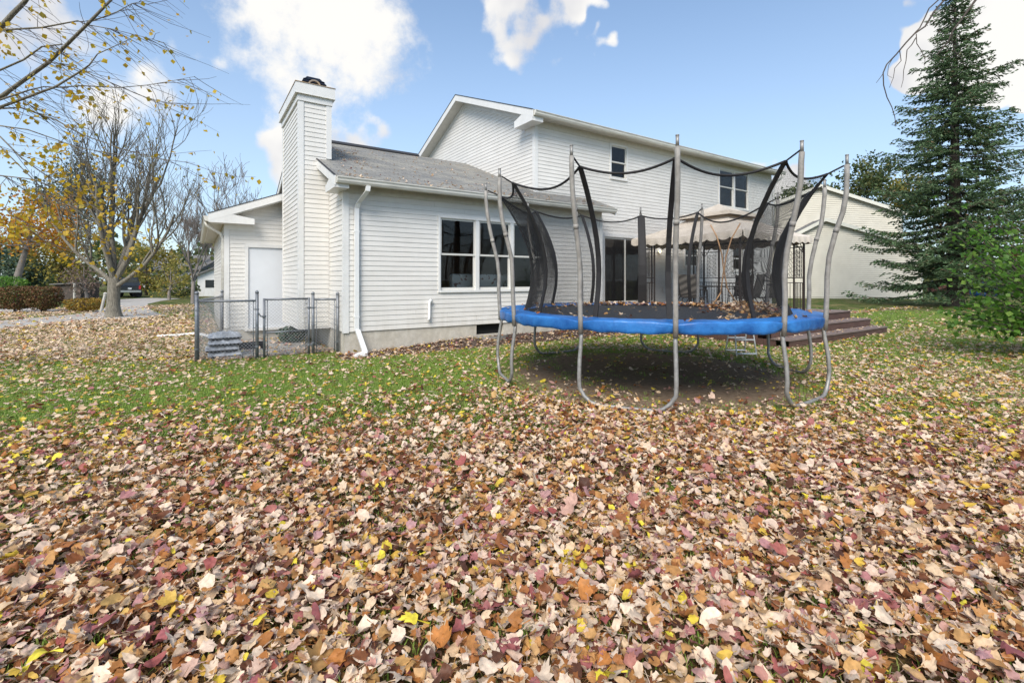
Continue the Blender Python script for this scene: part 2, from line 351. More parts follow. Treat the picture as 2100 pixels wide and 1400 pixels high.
def raw(name, verts, quads, mat, parent=None, smooth=False, tris=False):
    verts = np.asarray(verts, np.float32); quads = np.asarray(quads, np.int32); k = quads.shape[1]
    me = bpy.data.meshes.new(name); me.vertices.add(len(verts)); me.vertices.foreach_set('co', verts.ravel())
    me.loops.add(quads.size); me.loops.foreach_set('vertex_index', quads.ravel())
    me.polygons.add(len(quads)); me.polygons.foreach_set('loop_start', np.arange(0, quads.size, k, dtype=np.int32))
    me.update(calc_edges=True); me.validate()
    return link(name, me, mat, parent, smooth)

# ------------------------------------------------------------------ ground
TC = (6.06, 5.10)                                # trampoline centre
def ground_mat():
    m, nt, b = newmat('lawn_ground'); nd = nt.nodes; lk = nt.links.new
    g = nd.new('ShaderNodeNewGeometry'); P = g.outputs['Position']
    def nz(s, d=5):
        n = nd.new('ShaderNodeTexNoise'); n.inputs['Scale'].default_value = s; n.inputs['Detail'].default_value = d; n.inputs['Roughness'].default_value = .65; lk(P, n.inputs['Vector']); return n.outputs['Fac']
    def ramp(f, *st):
        r = nd.new('ShaderNodeValToRGB'); lk(f, r.inputs[0]); cr = r.color_ramp
        while len(cr.elements) < len(st): cr.elements.new(.5)
        for e, (p, c) in zip(cr.elements, st): e.position = p; e.color = (*c, 1)
        return r.outputs[0]
    def mix(f, a, b_):
        x = nd.new('ShaderNodeMix'); x.data_type = 'RGBA'; lk(f, x.inputs[0]); lk(a, x.inputs[6]); lk(b_, x.inputs[7]); return x.outputs[2]
    grass = ramp(nz(2.2, 7), (.3, (.035, .062, .012)), (.55, (.060, .095, .020)), (.75, (.10, .115, .035)))
    leafy = ramp(nz(9, 6), (.34, (.12, .075, .03)), (.48, (.30, .21, .10)), (.6, (.40, .31, .17)), (.72, (.46, .33, .07)))
    dirt = ramp(nz(14, 6), (.3, (.17, .118, .078)), (.7, (.33, .245, .17)))
    # far lawn: patches of leaf colour between the grass
    far = nd.new('ShaderNodeMapRange'); lk(nz(.9, 6), far.inputs[0]); far.inputs[1].default_value = .46; far.inputs[2].default_value = .60; far.inputs[4].default_value = .55
    c = mix(far.outputs[0], grass, leafy)
    # matted brown leaf mould under the deep litter in the open part of the lawn
    nd_ = nd.new('ShaderNodeVectorMath'); nd_.operation = 'DISTANCE'; lk(P, nd_.inputs[0]); nd_.inputs[1].default_value = (1.0, -1.0, 0)
    nn_ = nd.new('ShaderNodeMath'); nn_.operation = 'MULTIPLY_ADD'; lk(nz(1.1), nn_.inputs[0]); nn_.inputs[1].default_value = 3.0; lk(nd_.outputs['Value'], nn_.inputs[2])
    nm_ = nd.new('ShaderNodeMapRange'); lk(nn_.outputs[0], nm_.inputs[0]); nm_.inputs[1].default_value = 8.2; nm_.inputs[2].default_value = 6.0; nm_.inputs[3].default_value = 0; nm_.inputs[4].default_value = .85
    mould = ramp(nz(22, 5), (.3, (.055, .030, .016)), (.55, (.12, .065, .032)), (.75, (.20, .12, .06)))
    c = mix(nm_.outputs[0], c, mould)
    # bare earth worn under the trampoline
    d = nd.new('ShaderNodeVectorMath'); d.operation = 'DISTANCE'; lk(P, d.inputs[0]); d.inputs[1].default_value = (TC[0], TC[1] - .1, 0)
    dn = nd.new('ShaderNodeMath'); dn.operation = 'MULTIPLY_ADD'; lk(nz(1.7), dn.inputs[0]); dn.inputs[1].default_value = 1.8; lk(d.outputs['Value'], dn.inputs[2])
    dm = nd.new('ShaderNodeMapRange'); lk(dn.outputs[0], dm.inputs[0]); dm.inputs[1].default_value = 3.75; dm.inputs[2].default_value = 3.0; dm.inputs[3].default_value = 0; dm.inputs[4].default_value = 1
    c = mix(dm.outputs[0], c, dirt)
    lk(c, b.inputs['Base Color']); b.inputs['Roughness'].default_value = .95; b.inputs['Specular IOR Level'].default_value = .1
    bp = nd.new('ShaderNodeBump'); bp.inputs['Strength'].default_value = .8; bp.inputs['Distance'].default_value = .03; lk(nz(60, 3), bp.inputs['Height']); lk(bp.outputs[0], b.inputs['Normal'])
    return m
MAT['ground'] = ground_mat()
g = MB(); g.quad((-700, -700, 0), (700, -700, 0), (700, 700, 0), (-700, 700, 0))
o = structure(g.build('lawn', 'ground'))

def sheet(name, pts, mat, z, kind=True):
    m = MB(); m.quad(*[(x, y, z) for x, y in pts]); o = m.build(name, mat)
    return structure(o)
drive = [gp(*p) for p in [(-40, 661), (80, 651), (170, 643), (212, 634), (224, 622), (232, 614.5), (300, 611), (372, 612), (330, 617), (303, 623), (300, 630), (318, 639), (345, 648), (300, 652), (255, 655), (190, 657), (110, 664), (0, 676), (-60, 682)]]
sheet('driveway', drive, 'gravel', 0.006)
sheet('bed_path', [gp(*p) for p in [(-60, 634), (60, 631), (130, 636), (110, 641), (30, 642), (-60, 644)]], 'gravel', 0.008)
# mulch bed along the family room
def bedh(x, y):                                  # soil banked up against the foundation
    e_ = 8.98 + .10 * np.sin(x * 2.1) + .05 * np.sin(x * 5.3); t = np.clip((y - e_) / (9.62 - e_), 0, 1)
    return t * t * (3 - 2 * t) * (.02 + .14 * np.clip((x - 2.9) / 2.2, 0, 1)) * (y < 9.63) * (x > 2.2) * (x < 10.65)
m = MB(); nx_, ny_ = 90, 10; rg = random.Random(3)
for i in range(nx_ + 1):
    for j in range(ny_ + 1):
        x = 2.3 + 8.3 * i / nx_; e_ = 8.98 + .10 * math.sin(x * 2.1) + .05 * math.sin(x * 5.3); y = e_ + (9.62 - e_) * j / ny_
        m.v.append((x, y, .006 + float(bedh(np.float64(x), np.float64(y))) + (rg.uniform(0, .012) if 0 < j else 0)))
for i in range(nx_):
    for j in range(ny_): a_ = i * (ny_ + 1) + j; m.f.append((a_, a_ + ny_ + 1, a_ + ny_ + 2, a_ + 1))
structure(m.build('mulch_bed', 'mulch', None, True))

# ------------------------------------------------------------------ the house
HR = (6.0, 10.0, 0.0)
house = thing('house', 'two-storey white house with grey roof and a siding-clad chimney', 'house', HR)
EXPO = 0.1016
FX0, FX1, FY = 2.44, 9.43, 9.60                  # family room
GX, RYW, HX1 = 7.53, 10.15, 19.5                 # two-storey block
RIDGE = 14.0
def zf(y): return 3.47 + .40 * (y - 9.2)         # family room roof
def zr(y): return 5.87 + .41 * (y - 9.75)        # two-storey roof
ZFR = zf(RIDGE); RID2 = 14.1; ZR2 = zr(RID2)

def backing(name, axis, c, sgn, a0, a1, z0, z1, holes, th=.12, top=None, mat='vinyl'):
    """wall slab with openings; front face at c, outward = sgn"""
    m = MB(); As = sorted({a0, a1, *[h[0] for h in holes], *[h[1] for h in holes]}); As = [a for a in As if a0 <= a <= a1]
    Zs = sorted({z0, z1, *[h[2] for h in holes], *[h[3] for h in holes]}); Zs = [z for z in Zs if z0 <= z <= z1]
    for i in range(len(As) - 1):
        for j in range(len(Zs) - 1):
            am, zm = (As[i] + As[i + 1]) / 2, (Zs[j] + Zs[j + 1]) / 2
            if any(h[0] < am < h[1] and h[2] < zm < h[3] for h in holes): continue
            b0, b1 = sorted((c, c - sgn * th))
            if axis == 'x': m.box(As[i], As[i + 1], b0, b1, Zs[j], Zs[j + 1])
            else: m.box(b0, b1, As[i], As[i + 1], Zs[j], Zs[j + 1])
    if top is not None:                          # gable triangle above z1
        b0, b1 = sorted((c, c - sgn * th))
        if axis == 'y': m.prism([(b0, y, z) for y, z in top], (b1 - b0, 0, 0))
        else: m.prism([(x, b0, z) for x, z in top], (0, b1 - b0, 0))
    return m.build(name, mat, house)
def siding(parent, axis, c, sgn, a0, a1, z0, z1, holes=(), clip=None, join=False, expo=EXPO, mat='vinyl', t=.0135):
    z = z0; jm = MB() if join else None
    def board(m, A0, A1, B0, B1):
        if A1 - A0 < .015 or B1 - B0 < .012: return
        tb = t * min(1, max(.35, (B1 - B0) / expo)); P = []
        for zz, to in ((B0, tb), (B1, .003)):
            for a, q in ((A0, to), (A1, to), (A1, .0008), (A0, .0008)):
                w = c + sgn * q
                P.append((a, w, zz) if axis == 'x' else (w, a, zz))
        m.hexa(P)
        if not join: m.build('siding_board', mat, parent)
    while z < z1 - .012:
        zt = min(z + expo - .001, z1); r = clip(z, zt) if clip else (a0, a1)
        if r and r[1] > r[0]:
            segs = [(r[0], r[1], z, zt)]
            for h in holes:
                ns = []
                for (A0, A1, B0, B1) in segs:
                    if h[1] <= A0 or h[0] >= A1 or h[3] <= B0 or h[2] >= B1: ns.append((A0, A1, B0, B1)); continue
                    if h[0] > A0: ns.append((A0, h[0], B0, B1))
                    if h[1] < A1: ns.append((h[1], A1, B0, B1))
                    q0, q1 = max(A0, h[0]), min(A1, h[1])
                    if h[2] > B0: ns.append((q0, q1, B0, h[2]))
                    if h[3] < B1: ns.append((q0, q1, h[3], B1))
                segs = ns
            for s_ in segs:
                if not join and s_[1] - s_[0] > 4.6 and s_[3] - s_[2] > .09:
                    jn = s_[0] + 1.2 + ((z * 37.7 + s_[0] * 3.1) % 1.0) * (s_[1] - s_[0] - 2.4)
                    board(MB(), s_[0], jn - .0015, s_[2], s_[3]); board(MB(), jn + .0015, s_[1], s_[2], s_[3])
                else: board(jm if join else MB(), *s_)
        z += expo
    if join: stuff(jm.build('siding', mat, parent))

def window(x0, x1, z0, z1, c, units=1, split=.5, hung=True, label=None, blind=None, depth=2.4):
    """opening in a wall that faces -Y, casing proud of the siding"""
    m = MB(); w = .05; f = c - .034; bk = c + .055
    m.box(x0, x0 + w, f, bk, z0, z1); m.box(x1 - w, x1, f, bk, z0, z1); m.box(x0 + w, x1 - w, f - .004, bk, z1 - w, z1); m.box(x0 + w, x1 - w, f - .012, bk, z0, z0 + w)
    uw = (x1 - x0 - w) / units
    for k in range(1, units):
        xm = x0 + w / 2 + uw * k; m.box(xm - .045, xm + .045, f + .006, bk, z0 + w, z1 - w)
    win = m.build('window', 'trim', house)
    if label: win['label'] = label
    for k in range(units):
        a = x0 + w / 2 + uw * k + (.045 if k else w / 2); b = x0 + w / 2 + uw * (k + 1) - (.045 if k < units - 1 else w / 2)
        lo, hi = z0 + w, z1 - w; mid = lo + (hi - lo) * split; s = .042
        parts = [(lo, mid + .02, .0), (mid - .02, hi, .022)] if hung else [(lo, hi, .01)]
        for (q0, q1, dy) in reversed(parts):
            ff = c + .010 - dy * 0 + (0 if dy == 0 else .0)
            yy = c + .012 + (.026 if dy == 0 else 0)
            sm = MB(); lowr = .06 if q0 == lo else s
            sm.box(a, a + s, yy - .012, yy + .013, q0, q1); sm.box(b - s, b, yy - .012, yy + .013, q0, q1)
            sm.box(a + s, b - s, yy - .010, yy + .011, q1 - s, q1); sm.box(a + s, b - s, yy - .010, yy + .011, q0, q0 + lowr)
            sm.build('sash', 'sash', win)
            pm = MB(); pm.quad((a + s, yy + .002, q0 + lowr), (b - s, yy + .002, q0 + lowr), (b - s, yy + .002, q1 - s), (a + s, yy + .002, q1 - s)); pm.build('pane', 'glass', win)
    # dark room behind
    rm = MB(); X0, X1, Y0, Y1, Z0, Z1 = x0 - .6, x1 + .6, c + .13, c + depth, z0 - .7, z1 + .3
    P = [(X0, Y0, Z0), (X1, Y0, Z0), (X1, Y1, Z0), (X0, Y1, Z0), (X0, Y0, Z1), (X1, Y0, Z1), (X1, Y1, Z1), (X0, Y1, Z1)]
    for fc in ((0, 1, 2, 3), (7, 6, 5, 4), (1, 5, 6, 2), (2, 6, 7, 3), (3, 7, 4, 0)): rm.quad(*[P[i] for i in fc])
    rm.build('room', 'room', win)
    if blind:
        bm_ = MB(); bm_.quad((x0 + w, c + .10, z0 + (z1 - z0) * blind), (x1 - w, c + .10, z0 + (z1 - z0) * blind), (x1 - w, c + .10, z1 - w), (x0 + w, c + .10, z1 - w)); bm_.build('window_blind', 'sash', win)
    return win

def corner(x, y, z0, z1, sx, sy, w=.085, p=.024):   # corner board, L-shaped: faces sx side and sy side
    m = MB()
    xa, xb = sorted((x + sx * p, x - sx * w)); ya, yb = sorted((y + sy * p, y)); m.box(xa, xb, ya, yb, z0, z1)
    xa, xb = sorted((x + sx * (p - .001), x)); ya, yb = sorted((y - sy * .0005, y - sy * w)); m.box(xa, xb, ya, yb, z0, z1)
    m.build('corner_board', 'trim', house)

# --- family room
FZ0, FZ1 = .47, 3.23
famw = (4.455, 7.40, 1.22, 2.93)
bw = (5.44, 6.19, .215, .455)
w = backing('wall', 'x', FY, -1, FX0, FX1, FZ0, 3.40, [famw])
siding(w, 'x', FY, -1, FX0 + .088, FX1 - .088, FZ0, FZ1, [famw])
window(*famw, FY, units=3, label='wide triple window with three double-hung units', depth=4)
corner(FX0, FY, FZ0 - .02, FZ1, -1, -1); corner(FX1, FY, FZ0 - .02, FZ1, 1, -1)
m = MB(); m.box(FX0, FX1, FY - .022, FY, FZ1, 3.40); m.build('frieze_board', 'soffit', house)
# end wall with chimney
endtop = [(FY, 3.40), (RIDGE, ZFR - .17), (18.4, 3.40)]
w = backing('wall', 'y', FX0, -1, FY + .12, 18.4, FZ0, 3.40, [], top=endtop)
CY0, CY1, CX0, CX1 = 10.81, 12.99, 1.825, 2.45
siding(w, 'y', FX0, -1, FY + .088, CY0, FZ0, 4.1, clip=lambda a, b: (max(FY + .088, 9.2 + (b - 3.47 + .17) / .4), CY0))
siding(w, 'y', FX0, -1, CY1, 13.4, FZ0, 4.6, join=True)
# right end wall stub of the family room
backing('wall', 'y', FX1, 1, FY + .12, RYW, FZ0, 3.45, [])
# foundation
m = MB()
for a, b, z0, z1 in ((FX0 + .02, bw[0], -.05, FZ0), (bw[1], FX1 - .02, -.05, FZ0), (bw[0], bw[1], -.05, bw[2]), (bw[0], bw[1], bw[3], FZ0)): m.box(a, b, FY + .015, FY + .2, z0, z1)
m.box(FX0 + .02, FX0 + .2, FY + .2, 13.4, -.05, FZ0); m.box(FX1 - .2, FX1 - .02, FY + .2, RYW, -.05, FZ0)
fnd = m.build('foundation', 'concrete', house)
m = MB(); m.box(bw[0], bw[1], FY + .16, FY + .18, bw[2], bw[3]); m.build('basement_window', 'black', house)
m = MB(); ring = [(bw[0] + (bw[1] - bw[0]) * (.5 - .62 * math.cos(a)), FY - .30 * math.sin(a), 0) for a in np.linspace(0, math.pi, 14)]
for p, q in zip(ring[:-1], ring[1:]): m.quad((p[0], p[1], -.02), (q[0], q[1], -.02), (q[0], q[1], .20), (p[0], p[1], .20))
wl = m.build('window_well', 'galv', house); md = wl.modifiers.new('solid', 'SOLIDIFY'); md.thickness = .012
# roof of the family room: front slope dies into the rear wall beside the gable
TH = .11
def slab(poly2, zfun, name='roof', mat='shingle'):
    m = MB(); m.prism([(x, y, zfun(y) - TH) for x, y in poly2], (0, 0, TH)); return m.build(name, mat, house)
EX0, EX1 = 2.19, 9.58
rf = slab([(EX0, 9.22), (EX1, 9.22), (EX1, RYW - .001), (GX - .001, RYW - .001), (GX - .001, RIDGE), (EX0, RIDGE)], zf)
back = lambda y: ZFR - .40 * (y - RIDGE)
slab([(EX0, RIDGE + .001), (GX - .001, RIDGE + .001), (GX - .001, 18.8), (EX0, 18.8)], back)
m = MB(); m.prism([(0, RIDGE - .16, ZFR - .045), (0, RIDGE, ZFR + .035), (0, RIDGE + .16, ZFR - .045), (0, RIDGE + .16, ZFR - .02), (0, RIDGE, ZFR + .075), (0, RIDGE - .16, ZFR - .02)], (3.05, 0, 0))
m.v = [(x + 2.75, y, z) for x, y, z in m.v]; m.build('ridge_vent', 'ridge', rf)
def gutter(x0, x1, y, z, name='gutter'):
    m = MB(); pr = [(y, z), (y - .11, z), (y - .115, z - .025), (y - .10, z - .03), (y - .095, z - .075), (y - .07, z - .115), (y, z - .12)]
    m.prism([(x0, a, b) for a, b in pr], (x1 - x0, 0, 0)); o = m.build(name, 'gutter', house)
    e = MB(); e.tube([(x0, y - .113, z - .008), (x1, y - .113, z - .008)], .009, 6); e.build('gutter_lip', 'gutter', o); return o
def eave(x0, x1, yedge, ywall, zedge, zsof, ztf):
    m = MB(); m.box(x0, x1, yedge, yedge + .02, zsof - .01, zedge - .01); m.build('fascia', 'trim', house)
    m = MB(); k = 0; x = x0
    m.box(x0, x1, yedge + .02, ywall + .02, zsof, zsof + .02); s = m.build('soffit', 'soffit', house)
    g_ = MB(); x = x0 + .05
    while x < x1 - .05:
        g_.box(x, x + .012, yedge + .03, ywall - .03, zsof - .006, zsof - .0005); x += .10
    g_.build('soffit_groove', 'soffit', s)
eave(EX0 + .02, EX1 - .02, 9.235, FY, zf(9.22) - TH + .06, 3.385, 3.40)
gutter(EX0 + .01, EX1 - .01, 9.234, zf(9.22) - .035)
def rake(x, ya, yb, zfun, h=.19, t=.022, off=.004):
    m = MB(); m.prism([(x - t, ya, zfun(ya) - off - h), (x - t, yb, zfun(yb) - off - h), (x - t, yb, zfun(yb) - off), (x - t, ya, zfun(ya) - off)], (t, 0, 0)); m.build('rake_board', 'trim', house)
    m = MB(); m.prism([(x - t - .012, ya, zfun(ya) - .012), (x - t - .012, yb, zfun(yb) - .012), (x - t - .012, yb, zfun(yb) + .008), (x - t - .012, ya, zfun(ya) + .008)], (t + .01, 0, 0)); m.build('drip_edge', 'ridge', house)
rake(EX0, 9.22, RIDGE, zf); rake(EX0, RIDGE, 18.8, back)
m = MB(); m.prism([(EX0, 9.24, zf(9.24) - .21), (EX0, RIDGE, ZFR - .21), (EX0, RIDGE, ZFR - .19), (EX0, 9.24, zf(9.24) - .19)], (FX0 - EX0, 0, 0)); m.build('rake_soffit', 'soffit', house)
m = MB(); m.box(EX0 - .02, FX0 + .002, 9.237, 9.98, 3.25, 3.384)
m.prism([(EX0 - .02, 9.237, 3.384), (EX0 - .02, 9.98, 3.384), (EX0 - .02, 9.60, 3.50), (EX0 - .02, 9.237, 3.41)], (.25, 0, 0)); m.build('cornice_return', 'trim', house)
m = MB(); m.box(FX0 - .026, FX0, FY - .022, 9.94, FZ1 - .13, 3.25); m.build('frieze_board', 'trim', house)
# right-hand rake of the family room roof
m = MB(); m.prism([(EX1, 9.22, zf(9.22) - .2), (EX1, RYW - .01, zf(RYW) - .2), (EX1, RYW - .01, zf(RYW) - .004), (EX1, 9.22, zf(9.22) - .004)], (.02, 0, 0)); m.build('rake_board', 'trim', house)

# --- chimney (part) with its siding (sub-parts)
m = MB(); m.box(CX0, CX1, CY0, CY1, .48, 5.40); chim = m.build('chimney', 'vinyl', house)
siding(chim, 'x', CY0, -1, CX0 + .085, CX1, .50, 5.29, clip=lambda a, b: (CX0 + .085, FX0 - .022) if b < 4.15 else (CX0 + .085, CX1 - .085))
siding(chim, 'y', CX0, -1, CY0 + .085, CY1 - .08, .50, 5.29, join=True)
def cchild(name, mat, f, sm=False):
    m = MB(); f(m); return m.build(name, mat, chim, sm)
def cb(m):
    m.box(CX0 - .024, CX0 + .085, CY0 - .024, CY0, .48, 5.29); m.box(CX0 - .023, CX0, CY0 + .0005, CY0 + .085, .48, 5.29)
    m.box(CX1 - .085, CX1 + .024, CY0 - .024, CY0, zf(CY0) + .02, 5.29); m.box(CX0 - .023, CX0, CY1 - .08, CY1 + .02, .48, 5.29)
    m.box(CX1, CX1 + .023, CY0 + .0005, CY1, zf(CY0) + .02, 5.29)
cchild('corner_board', 'trim', cb)
cchild('lower_band', 'trim', lambda m: m.box(CX0 - .04, CX1 + .04, CY0 - .04, CY1 + .04, 5.29, 5.425))
cchild('upper_band', 'trim', lambda m: m.box(CX0 - .085, CX1 + .085, CY0 - .085, CY1 + .085, 5.425, 5.655))
cchild('drip_ledge', 'gutter', lambda m: m.box(CX0 - .092, CX1 + .092, CY0 - .092, CY1 + .092, 5.424, 5.432))
cchild('chase_cover', 'rust', lambda m: m.box(CX0 - .095, CX1 + .095, CY0 - .095, CY1 + .095, 5.6555, 5.672))
cchild('bottom_panel', 'trim', lambda m: m.box(CX0 - .02, FX0, CY0 - .02, CY1 + .02, .455, .479))
def flue(m):
    for z0, z1, q in ((5.672, 5.75, .05), (5.77, 5.83, .0), (5.84, 5.87, .03), (5.88, 5.93, .08)):
        m.hexa([(1.90 + q, CY0 + .1 + q, z0), (2.40 - q, CY0 + .1 + q, z0), (2.40 - q, CY1 - .15 - q, z0), (1.90 + q, CY1 - .15 - q, z0),
                (1.94 + q, CY0 + .14 + q, z1), (2.36 - q, CY0 + .14 + q, z1), (2.36 - q, CY1 - .19 - q, z1), (1.94 + q, CY1 - .19 - q, z1)])
    m.box(2.02, 2.28, CY0 + .22, CY1 - .27, 5.67, 5.9)
cchild('flue_cap', 'flue', flue)
def dome(m):
    for k in range(8):
        a0 = math.pi * k / 8; a1 = math.pi * (k + 1) / 8
        m.hexa([(2.13 - .13 * math.cos(a0), CY0 + .0, 5.672 + .13 * math.sin(a0)), (2.13 - .13 * math.cos(a1), CY0 + .0, 5.672 + .13 * math.sin(a1)), (2.13 - .13 * math.cos(a1), CY0 + .05, 5.672 + .13 * math.sin(a1)), (2.13 - .13 * math.cos(a0), CY0 + .05, 5.672 + .13 * math.sin(a0)),
                (2.13 - .10 * math.cos(a0), CY0 + .0, 5.672 + .10 * math.sin(a0)), (2.13 - .10 * math.cos(a1), CY0 + .0, 5.672 + .10 * math.sin(a1)), (2.13 - .10 * math.cos(a1), CY0 + .05, 5.672 + .10 * math.sin(a1)), (2.13 - .10 * math.cos(a0), CY0 + .05, 5.672 + .10 * math.sin(a0))])
cchild('vent_hood', 'rust', dome)

# --- two-storey block
sd = (10.03, 11.93, .74, 2.83)                   # sliding door
w1 = (10.31, 11.07, 4.52, 5.60); w2 = (15.85, 17.84, 4.15, 5.60); w3 = (13.85, 14.68, 1.90, 2.78); w4 = (16.7, 18.25, 1.8, 2.82)
rw = backing('wall', 'x', RYW, -1, GX, HX1, .5, 5.80, [sd, w1, w2, w3, w4])
H = [sd, w1, w2, w3, w4]
siding(rw, 'x', RYW, -1, GX + .088, HX1 - .088, .55, 5.60, H, clip=lambda a, b: (GX + .088, HX1 - .088) if a > zf(RYW) - .02 else ((EX1 - .02, HX1 - .088) if a > 3.3 else (FX1 + .02, HX1 - .088)))
window(*w1, RYW, 1); window(*w2, RYW, 2, split=.54); window(*w3, RYW, 1); window(*w4, RYW, 2)
gab = [(RYW, 5.80), (RID2, ZR2 - .17), (18.05, 5.80)]
gw = backing('wall', 'y', GX, -1, RYW + .12, 18.05, .5, 5.80, [], top=gab)
def gclip(a, b):
    hi = RID2 + (ZR2 - .19 - b) / .41; lo_ = max(RYW + .088, RID2 - (ZR2 - .19 - b) / .41)
    if a < ZFR: hi = min(hi, RIDGE - (ZFR - b) / .40) if b < ZFR else RIDGE
    return (lo_, hi)
siding(gw, 'y', GX, -1, RYW, 18, 3.80, 7.5, clip=gclip)
corner(GX, RYW, 3.80, 5.60, -1, -1); corner(HX1, RYW, .5, 5.60, 1, -1)
backing('wall', 'y', HX1, 1, RYW + .12, 18.05, .5, 5.80, [], top=gab)
m = MB(); m.box(GX, HX1, RYW - .022, RYW, 5.60, 5.80); m.build('frieze_board', 'soffit', house)
m = MB(); m.box(FX1 + .01, HX1 - .02, RYW + .02, RYW + .2, -.05, .5); m.build('foundation', 'concrete', house)
AX0, AX1 = 7.20, 19.76
slab([(AX0, 9.77), (AX1, 9.77), (AX1, RID2), (AX0, RID2)], zr)
bk2 = lambda y: ZR2 - .41 * (y - RID2)
slab([(AX0, RID2 + .001), (AX1, RID2 + .001), (AX1, 18.45), (AX0, 18.45)], bk2)
eave(AX0 + .02, AX1 - .02, 9.785, RYW, zr(9.77) - TH + .06, 5.78, 5.8)
gutter(AX0 + .01, AX1 - .01, 9.784, zr(9.77) - .035)
rake(AX0, 9.77, RID2, zr, .2); rake(AX0, RID2, 18.45, bk2, .2)
m = MB(); m.prism([(AX0, 9.79, zr(9.79) - .215), (AX0, RID2, ZR2 - .215), (AX0, 18.45, bk2(18.45) - .215), (AX0, 18.45, bk2(18.45) - .2), (AX0, RID2, ZR2 - .2), (AX0, 9.79, zr(9.79) - .2)], (GX - AX0, 0, 0)); m.build('rake_soffit', 'soffit', house)
m = MB(); m.box(AX0 - .02, GX + .002, 9.787, 10.62, 5.60, 5.779)
m.prism([(AX0 - .02, 9.787, 5.779), (AX0 - .02, 10.62, 5.779), (AX0 - .02, 10.2, 5.90), (AX0 - .02, 9.787, 5.82)], (.33, 0, 0)); m.build('cornice_return', 'trim', house)
m = MB(); m.box(GX - .026, GX, RYW - .022, 10.52, 5.42, 5.60); m.build('frieze_board', 'trim', house)
m = MB(); m.prism([(GX - .02, RYW, zr(RYW) - .33), (GX - .02, RID2, ZR2 - .33), (GX - .02, RID2, ZR2 - .19), (GX - .02, RYW, zr(RYW) - .19)], (.019, 0, 0)); m.prism([(GX - .02, RID2, ZR2 - .33), (GX - .02, 18, bk2(18) - .33), (GX - .02, 18, bk2(18) - .19), (GX - .02, RID2, ZR2 - .19)], (.019, 0, 0)); m.build('gable_trim', 'trim', house)
# far downspout elbow
m = MB(); m.tube([(19.56, 9.72, 5.72), (19.62, 9.80, 5.60), (19.62, 10.05, 5.42), (19.6, 10.10, 5.2), (19.6, 10.10, 3.6)], .04, 8); m.build('downspout', 'pvc', house, True)
# sliding door
m = MB(); x0, x1, z0, z1 = sd; f = RYW - .036
m.box(x0 - .06, x0 + .04, f, RYW + .06, z0, z1 + .07); m.box(x1 - .04, x1 + .06, f, RYW + .06, z0, z1 + .07); m.box(x0 + .04, x1 - .04, f - .004, RYW + .06, z1 - .04, z1 + .07); m.box(x0 + .04, x1 - .04, f - .03, RYW + .06, z0 - .03, z0 + .03)
sdo = m.build('sliding_door', 'trim', house)
xm = (x0 + x1) / 2
for a, b, yy in ((x0 + .04, xm + .03, RYW + .012), (xm - .03, x1 - .04, RYW + .038)):
    m = MB(); s = .055
    m.box(a, a + s, yy - .012, yy + .012, z0 + .03, z1 - .04); m.box(b - s, b, yy - .012, yy + .012, z0 + .03, z1 - .04); m.box(a + s, b - s, yy - .011, yy + .011, z1 - .04 - s, z1 - .04); m.box(a + s, b - s, yy - .011, yy + .011, z0 + .03, z0 + .12)
    dp = m.build('door_panel', 'sash', sdo)
    m = MB(); m.quad((a + s, yy, z0 + .12), (b - s, yy, z0 + .12), (b - s, yy, z1 - .04 - s), (a + s, yy, z1 - .04 - s)); m.build('pane', 'glass', sdo)
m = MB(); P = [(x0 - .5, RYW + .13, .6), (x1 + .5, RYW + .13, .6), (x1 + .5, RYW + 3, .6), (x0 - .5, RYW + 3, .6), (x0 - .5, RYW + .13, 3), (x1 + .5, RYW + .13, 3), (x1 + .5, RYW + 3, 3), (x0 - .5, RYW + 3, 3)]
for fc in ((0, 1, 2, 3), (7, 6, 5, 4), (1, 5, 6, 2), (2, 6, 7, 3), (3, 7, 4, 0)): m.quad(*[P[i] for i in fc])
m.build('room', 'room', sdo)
# wall lamp
m = MB(); m.lathe((12.47, RYW - .06, 2.40), [(.03, .10), (.055, .06), (.05, 0), (.02, -.03)], 12); m.box(12.44, 12.50, RYW - .05, RYW - .018, 2.40, 2.52)
lm = m.build('porch_lamp', 'trim', house); m = MB(); m.lathe((12.47, RYW - .115, 2.42), [(.01, -.04), (.03, -.02), (.035, .01), (.02, .04), (.005, .05)], 10); m.build('bulb', 'bulb', lm, True)

# --- garage wing
GY = 13.4; GX0 = .60
zg = lambda x: 3.06 + .40 * (x - .25)
gd = (1.09, 2.02, .29, 2.31)
gtop = [(GX0, 3.0), (4.9, 3.0), (4.9, zg(4.9) - .16), (GX0, zg(GX0) - .14)]
w = backing('wall', 'x', GY, -1, GX0, 4.9, .27, 3.0, [gd], top=gtop)
gh = (gd[0] - .07, gd[1] + .07, .2, gd[3] + .07)
siding(w, 'x', GY, -1, GX0 + .088, 2.42, .36, 3.75, [gh], clip=lambda a, b: (max(GX0 + .088, .25 + (b - 3.06 + .20) / .40), 2.42))
w = backing('wall', 'y', GX0, -1, GY + .12, 21.2, .27, 3.0, [])
siding(w, 'y', GX0, -1, GY + .088, 21.2, .36, 2.95, join=True)
corner(GX0, GY, .33, 2.86, -1, -1)
m = MB(); m.box(GX0 + .01, 2.44, GY + .01, GY + .15, -.05, .36); m.box(GX0 + .01, GX0 + .15, GY + .15, 21.2, -.05, .36); m.build('foundation', 'concrete', house)
m = MB(); x0, x1, z0, z1 = gd
m.box(x0 - .075, x0, GY - .03, GY + .05, z0 - .05, z1); m.box(x1, x1 + .075, GY - .03, GY + .05, z0 - .05, z1); m.box(x0 - .075, x1 + .075, GY - .034, GY + .05, z1, z1 + .085); m.box(x0 - .05, x1 + .05, GY - .09, GY + .05, z0 - .05, z0 - .001)
frm = m.build('door_frame', 'trim', house)
